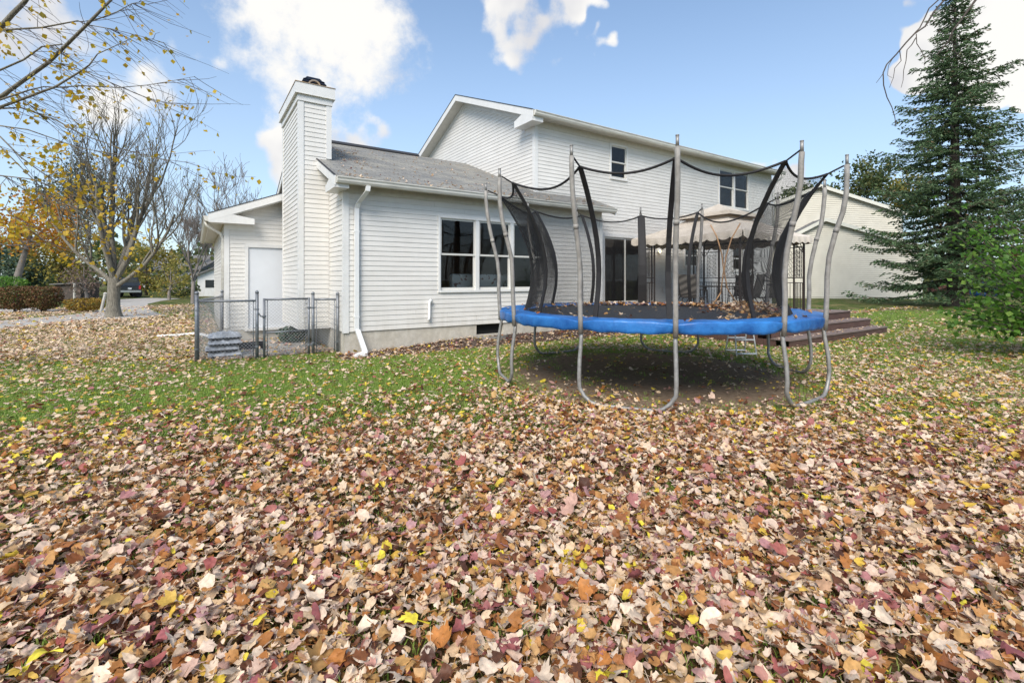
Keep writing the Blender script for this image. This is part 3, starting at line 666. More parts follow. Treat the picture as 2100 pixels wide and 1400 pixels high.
m = MB(); m.box(x0 + .004, x1 - .004, GY + .004, GY + .045, z0 + .004, z1 - .004); dr = m.build('door', 'door', house)
dr['label'] = 'plain pale grey steel door with a dark knob and deadbolt'
for zz in (1.20, 1.35):
    m = MB(); cx = x1 - .10
    m.tube([(cx, GY + .005, zz), (cx, GY - .012, zz)], .034, 14); m.tube([(cx, GY - .012, zz), (cx, GY - .05, zz)], .026 if zz < 1.3 else .018, 12); m.build('door_knob' if zz < 1.3 else 'deadbolt', 'knob', dr, True)
def gslab(x0, x1, y0, y1):
    m = MB(); m.prism([(x0, y0, zg(x0) - TH), (x1, y0, zg(x1) - TH), (x1, y0, zg(x1)), (x0, y0, zg(x0))], (0, y1 - y0, 0)); m.build('roof', 'shingle', house)
gslab(.25, 4.9, 13.09, 21.5)
m = MB(); t = .022; y = 13.09
m.prism([(.25, y - t, zg(.25) - .19), (2.4, y - t, zg(2.4) - .19), (2.4, y - t, zg(2.4) - .004), (.25, y - t, zg(.25) - .004)], (0, t, 0)); m.build('rake_board', 'trim', house)
m = MB(); m.prism([(.25, y - t - .01, zg(.25) - .012), (2.4, y - t - .01, zg(2.4) - .012), (2.4, y - t - .01, zg(2.4) + .006), (.25, y - t - .01, zg(.25) + .006)], (0, t + .008, 0)); m.build('drip_edge', 'ridge', house)
m = MB(); m.prism([(.27, y, zg(.27) - .215), (2.4, y, zg(2.4) - .215), (2.4, y, zg(2.4) - .195), (.27, y, zg(.27) - .195)], (0, GY - y, 0)); m.build('rake_soffit', 'soffit', house)
m = MB(); m.box(.252, 1.20, y - t + .002, GY - .001, 2.85, 2.985); m.prism([(.252, y - .02, 2.985), (1.20, y - .02, 2.985), (.62, y - .02, 3.08), (.252, y - .02, 3.03)], (0, .30, 0)); m.build('cornice_return', 'trim', house)
m = MB(); m.box(GX0 - .02, 1.16, GY - .028, GY - .001, 2.72, 2.85); m.build('frieze_board', 'trim', house)
m = MB(); m.box(.262, .28, y, 21.5, 2.85, zg(.25) - .01); m.build('fascia', 'trim', house)
m = MB(); m.box(.28, GX0 + .02, 13.41, 21.5, 2.90, 2.92); m.build('soffit', 'soffit', house)
m = MB(); pr = [(.258, 2.99), (.15, 2.99), (.145, 2.965), (.16, 2.96), (.165, 2.915), (.19, 2.875), (.258, 2.87)]
m.prism([(a, 13.08, b) for a, b in pr], (0, 8.4, 0)); m.build('gutter', 'gutter', house)
m = MB(); m.tube([(.205, 13.35, 2.88), (.22, 13.36, 2.80), (.50, 13.44, 2.62), (.555, 13.46, 2.50), (.555, 13.46, .3)], .036, 8); m.build('downspout', 'gutter', house, True)

# --- downspout on the family room corner, wall vent pipe
def rect_tube(m, pts, hw, hd):
    for p, q in zip(pts[:-1], pts[1:]):
        m.hexa([(p[0] - hw, p[1] - hd, p[2]), (p[0] + hw, p[1] - hd, p[2]), (p[0] + hw, p[1] + hd, p[2]), (p[0] - hw, p[1] + hd, p[2]),
                (q[0] - hw, q[1] - hd, q[2]), (q[0] + hw, q[1] - hd, q[2]), (q[0] + hw, q[1] + hd, q[2]), (q[0] - hw, q[1] + hd, q[2])])
m = MB(); dx = 2.665
rect_tube(m, [(dx + .12, 9.18, 3.32), (dx + .11, 9.19, 3.22), (dx + .02, 9.48, 3.02), (dx, 9.535, 2.92)], .042, .034)
rect_tube(m, [(dx, 9.535, .50), (dx, 9.535, 2.92)], .040, .032)
rect_tube(m, [(dx + .10, 9.33, .10), (dx + .01, 9.53, .52)], .047, .038)
dsp = m.build('downspout', 'pvc', house)
m = MB()
for zz in (2.45, .75): m.box(dx - .048, dx + .048, 9.50, FY - .005, zz, zz + .03)
m.build('downspout_strap', 'pvc', dsp)
m = MB(); rect_tube(m, [(dx + .10, 9.33, .02), (dx + .10, 9.33, .12)], .05, .045); m.hexa([(dx - .14, 9.20, .01), (dx + .12, 9.22, .01), (dx + .12, 9.36, .01), (dx - .14, 9.34, .01), (dx - .10, 9.21, .07), (dx + .12, 9.24, .11), (dx + .12, 9.36, .11), (dx - .10, 9.33, .07)]); m.build('downspout_shoe', 'pvc', dsp)
m = MB(); X, Y = 4.25, FY - .075
m.tube([(X, FY - .005, .98), (X + .0, Y + .03, 1.02), (X + .03, Y, 1.05), (X + .0, Y, 1.06), (X - .025, Y, 1.02), (X - .03, Y, .96), (X - .03, Y, .72), (X - .035, Y, .66), (X - .06, Y, .63)], .03, 10); m.build('vent_pipe', 'pvc', house, True)
m = MB(); m.box(12.72, 12.84, RYW - .05, RYW - .018, 1.1, 1.28); m.build('outlet_box', 'trim', house)

# sofa behind the family-room window
sofa = thing('sofa', 'white floral sofa inside the family room behind the triple window', 'sofa', (5.5, 10.4, .525))
m = MB(); m.box(4.95, 6.6, 9.88, 10.08, .75, 1.64); s_ = m.build('backrest', 'floral', sofa); bv = s_.modifiers.new('b', 'BEVEL'); bv.width = .06; bv.segments = 3
m = MB(); m.box(4.95, 6.6, 10.08, 10.7, .525, .95); m.build('seat', 'floral', sofa)
for xa in (4.8, 6.6):
    m = MB(); m.box(xa, xa + .15, 9.88, 10.7, .525, 1.2); m.build('armrest', 'floral', sofa)

# ------------------------------------------------------------------ trampoline
tr = thing('trampoline', 'round trampoline with blue edge pad, black safety net and bent grey poles', 'trampoline', (TC[0], TC[1], 0))
ANG = [201, 227, 258.5, 285.5, 318.5, 343.5, 377, 403.7, 434, 462.5, 507, 531]
def pol(a, r, z): return (TC[0] + r * math.cos(R(a)), TC[1] + r * math.sin(R(a)), z)
for k in range(6):                               # six U-shaped legs
    a0, a1 = ANG[2 * k], ANG[2 * k + 1]; am = (a0 + a1) / 2
    def leg(a, s):
        p = [pol(a, 2.36, .97), pol(a, 2.375, .80), pol(a, 2.42, .52), pol(a, 2.43, .34), pol(a, 2.42, .22)]
        q = a + s * 1.3; p += [pol(q, 2.41, .13), pol(a + s * 3.0, 2.40, .065), pol(a + s * 5.0, 2.39, .036)]
        return p
    pts = leg(a0, 1) + [pol(am, 2.36, .028)] + leg(a1, -1)[::-1]
    m = MB(); m.tube(pts, .0245, 10); m.build('leg', 'galv', tr, True)
m = MB(); m.tube([pol(a, 2.30, .985) for a in np.arange(0, 360, 3)], .025, 8, closed=True); m.build('frame_ring', 'galv', tr, True)
rg = random.Random(11)
for k, a in enumerate(ANG):
    prof = [(2.385, .86), (2.395, 1.04), (2.405, 1.35), (2.405, 1.55), (2.43, 1.80), (2.50, 2.10), (2.565, 2.35), (2.60, 2.58), (2.61, 2.80), (2.612, 2.93)]
    da = rg.uniform(-.6, .6); dz = rg.uniform(-.03, .03)
    pts = [pol(a + da * max(0, z - 1) / 2, r + (rg.uniform(-.008, .008) if z > 1.2 else 0), z + (dz if z > 2.8 else 0)) for r, z in prof]
    m = MB(); m.tube(pts, [.0295] * 5 + [.0295] * 5, 12); p = m.build('pole', 'pole', tr, True)
    j = pts[5]; j2 = pts[6]
    m = MB(); m.tube([tuple(Vector(j).lerp(Vector(j2), f)) for f in (.0, .22)], .0325, 12); m.build('pole_joint', 'pole', p, True)
    t = pts[-1]; m = MB(); m.tube([t, (t[0], t[1], t[2] + .115)], .019, 10); m.tube([(t[0], t[1], t[2] + .113), (t[0], t[1], t[2] + .125)], .021, 10); m.build('pole_cap', 'galv', p, True)
# mat
m = MB(); rings = [0, .5, 1.0, 1.4, 1.7, 1.9, 2.0]; n = 96; i0 = len(m.v); m.v.append((TC[0], TC[1], .985))
for r in rings[1:]:
    for j in range(n):
        a = 2 * math.pi * j / n; m.v.append((TC[0] + r * math.cos(a), TC[1] + r * math.sin(a), .975 + .03 * (r / 2.0) ** 2))
for j in range(n): m.f.append((0, 1 + j, 1 + (j + 1) % n))
for q in range(len(rings) - 2):
    for j in range(n): m.f.append((1 + q * n + j, 1 + (q + 1) * n + j, 1 + (q + 1) * n + (j + 1) % n, 1 + q * n + (j + 1) % n))
m.build('mat', 'matf', tr, True)
# springs under the pad
m = MB()
for k in range(96):
    a = k * 3.75; m.tube([pol(a, 1.99, 1.0), pol(a, 2.28, .99)], .012, 4)
m.build('springs', 'galv', tr)
# pad: cross-section swept round, creased and tied down at the poles
m = MB(); n = 540; sec = [(1.93, 1.008), (1.95, 1.026), (2.05, 1.036), (2.18, 1.040), (2.31, 1.038), (2.384, 1.036), (2.397, 1.029), (2.399, 1.016), (2.400, .970), (2.396, .930), (2.390, .898), (2.375, .892)]
rg = np.random.default_rng(4)
ph = rg.uniform(0, 6.28, 14); am_ = rg.uniform(.3, 1, 14); fr = rg.integers(9, 90, 14)
for j in range(n):
    a = 360 * j / n; near = min(abs(((a - q + 180) % 360) - 180) for q in ANG)
    pin = math.exp(-(near / 3.2) ** 2); pouch = math.exp(-((near - 6) / 3.5) ** 2)
    w_ = sum(am_[i] * math.sin(fr[i] * R(a) + ph[i]) for i in range(14)) / 5
    w2_ = sum(am_[i] * math.sin((fr[i] + 7) * R(a) + ph[-1 - i]) for i in range(14)) / 5
    for i, (r, z) in enumerate(sec):
        t = i / (len(sec) - 1); fall = max(0, t - .45) / .55
        rr = r - .030 * pin * fall + .005 * w_ * (t > .4) + .008 * pouch * fall
        zz = z - .030 * pin * (t > .25) * (t < .75) + .005 * w2_ * (.1 < t) + .010 * w_ * fall - .006 * pouch * fall * fall + .014 * pin * fall * fall
        m.v.append(pol(a, rr, zz))
k = len(sec)
for j in range(n):
    for i in range(k - 1): m.f.append((j * k + i, j * k + i + 1, ((j + 1) % n) * k + i + 1, ((j + 1) % n) * k + i))
pad = m.build('edge_pad', 'blue', tr, True)
# net: sleeves at the poles, rope along the top, real mesh of threads between
PR = [(1.99, 1.03), (1.945, 1.2), (1.90, 1.4), (1.885, 1.6), (1.90, 1.8), (1.945, 2.0), (2.02, 2.2), (2.12, 2.4), (2.235, 2.6), (2.35, 2.77), (2.41, 2.85)]
prr = np.array([p[0] for p in PR]); prz = np.array([p[1] for p in PR])
def netpt(k, s, t):                              # panel k, s along the panel, t 0..1 up
    z = 1.03 + t * (2.85 - 1.03); r = np.interp(z, prz, prr)
    a0, a1 = ANG[k], ANG[(k + 1) % 12] + (360 if k == 11 else 0)
    p0, p1 = np.array(pol(a0, r, z)), np.array(pol(a1, r, z)); p = p0 + (p1 - p0) * s
    c = np.array([TC[0], TC[1], 0]); o_ = p - c; o_[2] = 0; ln = np.linalg.norm(o_)
    p = p - o_ / ln * .05 * math.sin(math.pi * s) * math.sin(math.pi * t) + o_ / ln * (.09 * math.sin(math.pi * s)) * (1 - t) ** 3
    return p
def topt(k, s):
    sag = .105 if k != 5 else .19
    return 1 - sag * 4 * s * (1 - s) * (.55 if (k % 2 == 0) else .8)
hmid = 43.7
for k in range(12):
    pts = [pol(ANG[k], r - .004, z) for r, z in PR]
    m = MB(); wd = .030
    if k == 7: wd = .085
    for q in range(len(pts) - 1):
        p, q2 = pts[q], pts[q + 1]; ta = Vector((-math.sin(R(ANG[k])), math.cos(R(ANG[k])), 0)); ra = Vector((math.cos(R(ANG[k])), math.sin(R(ANG[k])), 0))
        wa = wd * (1.0 if k != 7 else (1 - .15 * q / 10)); wb = wd * (1.0 if k != 7 else (1 - .15 * (q + 1) / 10))
        P = [Vector(p) - ta * wa - ra * .012, Vector(p) + ta * wa - ra * .012, Vector(p) + ta * wa + ra * .012, Vector(p) - ta * wa + ra * .012,
             Vector(q2) - ta * wb - ra * .012, Vector(q2) + ta * wb - ra * .012, Vector(q2) + ta * wb + ra * .012, Vector(q2) - ta * wb + ra * .012]
        m.hexa(P)
    m.build('net_sleeve', 'sleeve', tr)
    m = MB(); m.tube([pol(ANG[k], 2.41, 2.85), pol(ANG[k], 2.585, 2.93)], .011, 6); m.build('net_strap', 'sleeve', tr)
m = MB()
for k in range(12):
    m.tube([tuple(netpt(k, s, topt(k, s))) for s in np.linspace(0, 1, 17)], .0155, 7)
m.build('net_top_rope', 'sleeve', tr, True)
# threads
V = []; Q = []
def thread(pts, r, q=None):
    n0 = len(V); P = np.asarray(pts); d = np.gradient(P, axis=0); d /= np.linalg.norm(d, axis=1)[:, None] + 1e-9
    c = np.array([TC[0], TC[1], 0]); o_ = P - c; o_[:, 2] = 0; o_ /= np.linalg.norm(o_, axis=1)[:, None]
    sd = np.cross(d, o_); sd /= np.linalg.norm(sd, axis=1)[:, None] + 1e-9
    for i in range(len(P)):
        for an in (0, 2.094, 4.189):
            V.append(P[i] + o_[i] * math.cos(an) * (q or r) + sd[i] * math.sin(an) * r)
    for i in range(len(P) - 1):
        for j in range(3): Q.append((n0 + i * 3 + j, n0 + i * 3 + (j + 1) % 3, n0 + (i + 1) * 3 + (j + 1) % 3, n0 + (i + 1) * 3 + j))
SP = .0072; RT = .00032
for k in range(12):
    wdt = 2 * 2.0 * math.sin(R(((ANG[(k + 1) % 12] - ANG[k]) % 360) / 2)); nn = int(wdt / SP)
    for i in range(1, nn):
        s = i / nn; tt = topt(k, s); thread([netpt(k, s, tt * q) for q in np.linspace(0, 1, 10)], .00032, .00105)
    nz = int(1.82 / SP)
    for i in range(1, nz):
        t = i / nz
        ss = [s for s in np.linspace(0, 1, 9) if topt(k, s) >= t]
        if len(ss) < 2: continue
        if len(ss) < 9:                          # the top edge cuts the row: two runs
            for run in ([s for s in ss if s < .5], [s for s in ss if s > .5]):
                if len(run) > 1: thread([netpt(k, s, t) for s in run], RT)
        else: thread([netpt(k, s, t) for s in ss], RT)
stuff(raw('safety_net', V, Q, 'net', tr))
for pix in ([(1457, 461), (1470, 485), (1480, 520), (1484, 555), (1478, 600), (1463, 624)], [(1518, 458), (1500, 490), (1489, 525), (1485, 555), (1491, 590), (1503, 610), (1514, 626)]):
    P = [Vector(pd(x, y, 8.62)) for x, y in pix]; m = MB(); m.tube([tuple(p) for p in P], .0125, 8); m.build('net_rod', 'tan', tr, True)

# ladder behind the trampoline
lc = (8.95, 5.25); ld = thing('trampoline_ladder', 'small white metal ladder standing in the grass behind the trampoline', 'ladder', (lc[0], lc[1], 0))
def lp(a, b, z): return (lc[0] + a * .8 + b * .55, lc[1] - a * .55 + b * .8, z)
for sa in (-.2, .2):
    for sb in (-1, 1):
        m = MB(); m.tube([lp(sa, sb * .26, 0), lp(sa * .82, sb * .03, .95)], .013, 6); m.build('leg', 'pvc', ld, True)
for sb in (-1, 1):
    for z in (.08, .34, .60):
        f = 1 - z / .95; b = sb * (.03 + .23 * f); h = .2 * (.82 + .18 * f); m = MB(); m.tube([lp(-h, b, z), lp(h, b, z)], .016, 6); m.build('rung', 'pvc', ld, True)

# ------------------------------------------------------------------ deck
DX0, DX1, DY0, DZ = 10.7, 16.1, 6.02, .60
dk = thing('deck', 'low dark brown wooden deck with three wide front steps', 'deck', (13.4, 8, 0))
y = DY0; i = 0
while y < RYW - .06:
    m = MB(); m.box(DX0, DX1, y, min(y + .135, RYW - .03), DZ - .028, DZ + random.Random(i).uniform(-.001, .002)); m.build('deck_board', 'decktop', dk); y += .141; i += 1
m = MB(); m.box(DX0 + .03, DX1 - .03, DY0 + .03, DY0 + .07, .02, DZ - .03); m.box(DX1 - .07, DX1 - .03, DY0 + .07, RYW - .05, .02, DZ - .03); m.build('fascia', 'deck', dk)
y = 5.45 + .02
for k in range(34):
    if y > 10: break
    top = DZ - .03 if y > DY0 else .17
    if y > 5.8 and y < DY0: top = .37
    m = MB(); m.box(DX0 + .005, DX0 + .026, y, y + .132, .015, top); m.build('skirt_board', 'deck', dk); y += .137
for k, (y0, z) in enumerate(((5.56, .40), (5.17, .20))):
    m = MB(); m.box(DX0 - .02, DX1 + .02, y0 - .02, y0 + .17, z - .03, z); m.build('step_tread', 'decktop', dk)
    m = MB(); m.box(DX0 - .02, DX1 + .02, y0 + .178, y0 + .40, z - .03, z - .001); m.build('step_tread', 'decktop', dk)
    m = MB(); m.box(DX0 + .03, DX1 - .0, y0, y0 + .03, .01 if k else .21, z - .032); m.build('step_riser', 'deck', dk)
    m = MB(); m.box(DX1 - .03, DX1 - .001, y0 + .03, y0 + .42, .01, z - .032); m.build('step_side', 'deck', dk)

# ------------------------------------------------------------------ gazebo
gx0, gx1, gy0, gy1 = 11.05, 14.25, 6.5, 9.65; gz = 2.72
gb = thing('gazebo', 'tan two-tier canopy gazebo with brown scrollwork corner panels on the deck', 'gazebo', ((gx0 + gx1) / 2, (gy0 + gy1) / 2, DZ))
cx_, cy_ = (gx0 + gx1) / 2, (gy0 + gy1) / 2
e = .16; ex0, ex1, ey0, ey1 = gx0 - e, gx1 + e, gy0 - e, gy1 + e
def tier(m, x0, x1, y0, y1, z0, xi0, xi1, yi0, yi1, z1, sag, n=10):
    outer = [(x0, y0), (x1, y0), (x1, y1), (x0, y1)]; inner = [(xi0, yi0), (xi1, yi0), (xi1, yi1), (xi0, yi1)]
    for s in range(4):
        A, B, C, D = outer[s], outer[(s + 1) % 4], inner[(s + 1) % 4], inner[s]
        base = len(m.v)
        for i in range(n + 1):
            for j in range(n + 1):
                u, v = i / n, j / n
                xo, yo = A[0] + (B[0] - A[0]) * u, A[1] + (B[1] - A[1]) * u; xi, yi = D[0] + (C[0] - D[0]) * u, D[1] + (C[1] - D[1]) * u
                m.v.append((xo + (xi - xo) * v, yo + (yi - yo) * v, z0 + (z1 - z0) * v - sag * math.sin(math.pi * v) * (1 - .0 * u) - .05 * math.sin(math.pi * u) * (1 - v)))
        for i in range(n):
            for j in range(n): m.f.append((base + i * (n + 1) + j, base + (i + 1) * (n + 1) + j, base + (i + 1) * (n + 1) + j + 1, base + i * (n + 1) + j + 1))
m = MB(); tier(m, ex0, ex1, ey0, ey1, gz, cx_ - .5, cx_ + .5, cy_ - .5, cy_ + .5, 3.32, .05); cn = m.build('canopy', 'canopy', gb, True)
m = MB(); tier(m, cx_ - .85, cx_ + .85, cy_ - .85, cy_ + .85, 3.36, cx_ - .02, cx_ + .02, cy_ - .02, cy_ + .02, 3.70, .04, 6)
for (a, b, c_, d_) in ((-.85, -.85, .85, -.85), (.85, -.85, .85, .85), (.85, .85, -.85, .85), (-.85, .85, -.85, -.85)):
    m.quad((cx_ + a, cy_ + b, 3.27), (cx_ + c_, cy_ + d_, 3.27), (cx_ + c_, cy_ + d_, 3.365), (cx_ + a, cy_ + b, 3.365))
m.build('vent_canopy', 'canopy', gb)
def valance(A, B):
    m = MB(); n = 120; ln = math.dist(A, B); sc = round(ln / .33)
    for i in range(n + 1):
        u = i / n; x, y = A[0] + (B[0] - A[0]) * u, A[1] + (B[1] - A[1]) * u; z = gz - .05 * math.sin(math.pi * u)
        d = .15 + .055 * abs(math.sin(math.pi * sc * u)); wv = .018 * math.sin(2 * math.pi * sc * u)
        nx, ny = (B[1] - A[1]) / ln, -(B[0] - A[0]) / ln
        m.v += [(x, y, z + .002), (x + nx * (.02 + wv * .5), y + ny * (.02 + wv * .5), z - d * .5), (x + nx * (.02 + wv), y + ny * (.02 + wv), z - d)]
    for i in range(n):
        for j in range(2): m.f.append((i * 3 + j, i * 3 + 3 + j, i * 3 + 4 + j, i * 3 + 1 + j))
    m.build('valance', 'canopy', gb, True)
cs = [(ex0, ey0), (ex1, ey0), (ex1, ey1), (ex0, ey1)]
for k in range(4): valance(cs[k], cs[(k + 1) % 4])
m = MB()
for k in range(4):
    A = [(gx0, gy0), (gx1, gy0), (gx1, gy1), (gx0, gy1)][k]; B = [(gx0, gy0), (gx1, gy0), (gx1, gy1), (gx0, gy1)][(k + 1) % 4]
    m.tube([(A[0], A[1], gz - .06), (B[0], B[1], gz - .06)], .022, 6); m.tube([(A[0], A[1], gz - .04), (cx_, cy_, 3.25)], .016, 6)
m.build('roof_frame', 'iron', gb)
def scroll(m, c, ux, r, z):
    for s in (1, -1):
        pts = []
        for i in range(13):
            t = i / 12; an = t * 4.6; rr = r * (1 - .78 * t); pts.append((c[0] + ux[0] * s * (rr * math.cos(an) - .0), c[1] + ux[1] * s * (rr * math.cos(an)), z + s * rr * math.sin(an)))
        m.tube(pts, .0065, 4)
for (x, y) in ((gx0, gy0), (gx1, gy0), (gx1, gy1), (gx0, gy1)):
    sx = 1 if x < cx_ else -1; sy = 1 if y < cy_ else -1
    m = MB(); m.box(x - .022, x + .022, y - .022, y + .022, DZ, gz - .05); m.build('post', 'iron', gb)
    for ux in ((sx, 0), (0, sy)):
        W = .56; ax, ay = ux
        m = MB(); m.box(x + ax * W - .018, x + ax * W + .018, y + ay * W - .018, y + ay * W + .018, DZ, gz - .08); m.build('post', 'iron', gb)
        pn = MB()
        for z in (DZ + .06, 1.42, 1.56, 2.42): pn.tube([(x, y, z), (x + ax * W, y + ay * W, z)], .014, 5)
        for k in range(1, 6):
            f = W * k / 6; pn.tube([(x + ax * f, y + ay * f, DZ + .06), (x + ax * f, y + ay * f, 1.42)], .009, 4)
        for f in (.12, .44): pn.tube([(x + ax * f, y + ay * f, 1.56), (x + ax * f, y + ay * f, 2.42)], .009, 4)
        for z in np.arange(1.65, 2.4, .125):
            for f in (.20, .36): scroll(pn, (x + ax * f, y + ay * f), ux, .072, z)
        pn.build('scroll_panel', 'iron', gb)
        br = MB(); br.tube([(x, y, 2.25), (x + ax * .2, y + ay * .2, 2.5), (x + ax * .42, y + ay * .42, gz - .07)], .012, 5); br.build('brace', 'iron', gb)

# patio table and chairs under the gazebo
pt = thing('patio_table', 'dark round patio table under the gazebo', 'table', (12.65, 8.05, DZ))
m = MB(); m.lathe((12.65, 8.05, DZ + .70), [(.60, 0), (.62, .012), (.60, .03)], 32); m.build('table_top', 'tablem', pt)
for k in range(4):
    a = k * math.pi / 2 + .7; m = MB(); m.tube([(12.65 + .5 * math.cos(a), 8.05 + .5 * math.sin(a), DZ), (12.65 + .38 * math.cos(a), 8.05 + .38 * math.sin(a), DZ + .70)], .02, 6); m.build('leg', 'tablem', pt)
def chair(loc, rz, label):
    c = thing('patio_chair', label, 'chair', loc, 'sling chairs round the patio table'); ca, sa = math.cos(rz), math.sin(rz)
    def T(x, y, z): return (loc[0] + x * ca - y * sa, loc[1] + x * sa + y * ca, loc[2] + z)
    # the sitter faces local -y (towards the table); back at +y
    m = MB()
    sect = [(-.22, .42), (.0, .40), (.18, .43), (.24, .55), (.30, .80), (.36, 1.05)]
    for (y0, z0), (y1, z1) in zip(sect[:2], sect[1:3]):
        m.hexa([T(-.25, y0, z0 - .012), T(.25, y0, z0 - .012), T(.25, y1, z1 - .012), T(-.25, y1, z1 - .012), T(-.25, y0, z0), T(.25, y0, z0), T(.25, y1, z1), T(-.25, y1, z1)])
    m.build('seat', 'sling', c)
    m = MB()
    for (y0, z0), (y1, z1) in zip(sect[2:-1], sect[3:]):
        m.hexa([T(-.25, y0, z0), T(.25, y0, z0), T(.25, y0 + .014, z0), T(-.25, y0 + .014, z0), T(-.25, y1, z1), T(.25, y1, z1), T(.25, y1 + .014, z1), T(-.25, y1 + .014, z1)])
    m.build('backrest', 'sling', c)
    for s in (-1, 1):
        m = MB(); m.tube([T(s * .27, -.30, .0), T(s * .27, -.26, .42), T(s * .28, -.22, .62), T(s * .28, .10, .64), T(s * .27, .25, .60)], .014, 6); m.build('armrest', 'iron', c, True)
        m = MB(); m.tube([T(s * .27, .34, .0), T(s * .265, .10, .40), T(s * .26, -.22, .425)], .014, 6); m.build('leg', 'iron', c, True)
        m = MB(); m.tube([T(s * .258, .18, .42), T(s * .258, .24, .55), T(s * .258, .30, .80), T(s * .258, .365, 1.07)], .014, 6); m.build('back_rail', 'iron', c, True)
chair((12.35, 7.05, DZ), R(188), 'striped sling patio chair turned its back to the trampoline, beside the gazebo corner panel')
chair((13.30, 7.05, DZ), R(168), 'striped sling patio chair with its back close to the deck steps')
chair((11.55, 8.15, DZ), R(96), 'striped sling patio chair on the sliding-door side of the round table')
chair((13.80, 8.10, DZ), R(-80), 'striped sling patio chair on the far side of the table, towards the spruce')
chair((12.7, 9.15, DZ), R(4), 'striped sling patio chair between the round table and the house wall')

# ------------------------------------------------------------------ chain-link fence and gate
FYL = 10.07; PT = 1.24
cf = thing('chain_link_fence', 'low grey chain-link fence enclosing the small patio by the chimney', 'fence', (.3, FYL, 0))
gate = thing('chain_link_gate', 'grey chain-link gate hung between two fence posts in front of the door', 'gate', (1.5, FYL, 0))
def fpost(p, x, y, h, r=.029):
    m = MB(); m.tube([(x, y, -.02), (x, y, h)], r, 10); m.lathe((x, y, h), [(r + .004, -.03), (r + .004, .0), (r * .6, .022), (.004, .028)], 10); m.build('post', 'fence', p, True)
fpost(cf, .02, 10.30, 1.27, .033); fpost(cf, .965, FYL, 1.28); fpost(cf, 1.955, FYL, 1.24); fpost(cf, 2.40, FYL - .12, 1.23); fpost(cf, .53, 13.2, 1.24)
def rail(p, a, b, r=.019, name='rail'):
    m = MB(); m.tube([a, b], r, 8); m.build(name, 'fence', p, True)
def chain(p, A, B, z0, z1, sp=.062, r=.0034):
    V = []; Q = []; ln = math.dist(A, B); ux, uy = (B[0] - A[0]) / ln, (B[1] - A[1]) / ln; h = z1 - z0; nx, ny = -uy, ux
    def seg(s0, zz0, s1, zz1, o):
        n0 = len(V)
        for s, z in ((s0, zz0), (s1, zz1)):
            x, y = A[0] + ux * s + nx * o, A[1] + uy * s + ny * o
            for dz, dn in ((r, 0), (-r * .6, r), (-r * .6, -r)): V.append((x + nx * dn, y + ny * dn, z + dz))
        for j in range(3): Q.append((n0 + j, n0 + (j + 1) % 3, n0 + 3 + (j + 1) % 3, n0 + 3 + j))
    k = -h
    while k < ln:
        a0, a1 = max(0, k), min(ln, k + h)
        if a1 > a0:
            seg(a0, z0 + (a0 - k), a1, z0 + (a1 - k), .003); seg(a0, z1 - (a0 - k), a1, z1 - (a1 - k), -.003)
        k += sp
    for q in np.arange(0, ln, sp):                # twisted ends above the rail
        seg(q, z1, min(ln, q + .012), z1 + .02, 0)
    stuff(raw('chain_mesh', V, Q, 'wire', p))
def panel(p, A, B, z0, z1):
    rail(p, (A[0], A[1], z1 - .02), (B[0], B[1], z1 - .02)); chain(p, A, B, z0, z1, r=.0016 if abs(B[1] - A[1]) > 1 else .003)
panel(cf, (.05, 10.295), (.94, FYL), .04, 1.13); panel(cf, (1.985, FYL), (2.37, FYL - .11), .06, 1.13); panel(cf, (.02, 10.33), (.52, 13.17), .04, 1.13)
for x, y in ((.905, FYL + .012), (2.02, FYL - .005), (2.345, FYL - .105), (.49, 13.1), (.055, 10.42)):
    m = MB(); m.tube([(x, y, .05), (x, y, 1.13)], .008, 6); m.build('tension_bar', 'fence', cf, True)
for (x, y) in ((.02, 10.30), (.965, FYL), (1.955, FYL), (2.40, FYL - .12)):
    for z in (.25, .6, .95):
        m = MB(); m.tube([(x, y, z - .012), (x, y, z + .012)], .035, 10); m.tube([(x, y, z), (x + (-.055 if x > .5 and x < 1.5 or x > 2.2 else .055), y, z)], .008, 5); m.build('band', 'fence', cf)
gx_0, gx_1, gt, gbz = 1.085, 1.875, 1.15, .08
for x in (gx_0, gx_1):
    m = MB(); m.tube([(x, FYL, gbz - .05), (x, FYL, gt)], .023, 10); m.build('stile', 'fence', gate, True)
rail(gate, (gx_0, FYL, gt - .02), (gx_1, FYL, gt - .02), .019); rail(gate, (gx_0, FYL, .50), (gx_1, FYL, .50), .014)
chain(gate, (gx_0 + .02, FYL), (gx_1 - .02, FYL), gbz, gt - .03)
for x in (gx_0 + .055, gx_1 - .05):
    m = MB(); m.tube([(x, FYL + .01, gbz), (x, FYL + .01, gt - .04)], .008, 6); m.build('tension_bar', 'fence', gate, True)
for z in (.22, .95):
    m = MB(); m.tube([(gx_1, FYL, z - .02), (gx_1, FYL, z + .02)], .03, 10); m.tube([(gx_1, FYL, z), (1.955, FYL - .01, z)], .016, 6); m.build('hinge', 'fence', gate)
m = MB(); m.tube([(gx_0, FYL - .02, .80), (1.02, FYL - .03, .82), (.985, FYL - .03, .88)], .013, 6); m.tube([(gx_0, FYL, .78), (gx_0, FYL, .83)], .03, 8); m.build('latch', 'fence', gate)

# patio slabs inside the fence
sl = thing('stone_patio', 'pale grey paving slabs behind the chain-link gate', 'patio', (1.4, 11.8, 0)); rg = random.Random(8)
y = 10.42; row = 0
while y < 13.2:
    x = .35 + (.2 if row % 2 else 0)
    while x < 2.3:
        wx = rg.uniform(.38, .52)
        if x + wx > 2.36: wx = 2.36 - x
        if wx > .1 and not (x + wx > 1.8 and False):
            m = MB(); z = .035 + rg.uniform(-.006, .008); m.box(x, x + wx - .02, y, y + .36, -.01, z); m.build('paving_slab', 'stone', sl)
        x += wx
    y += .385; row += 1
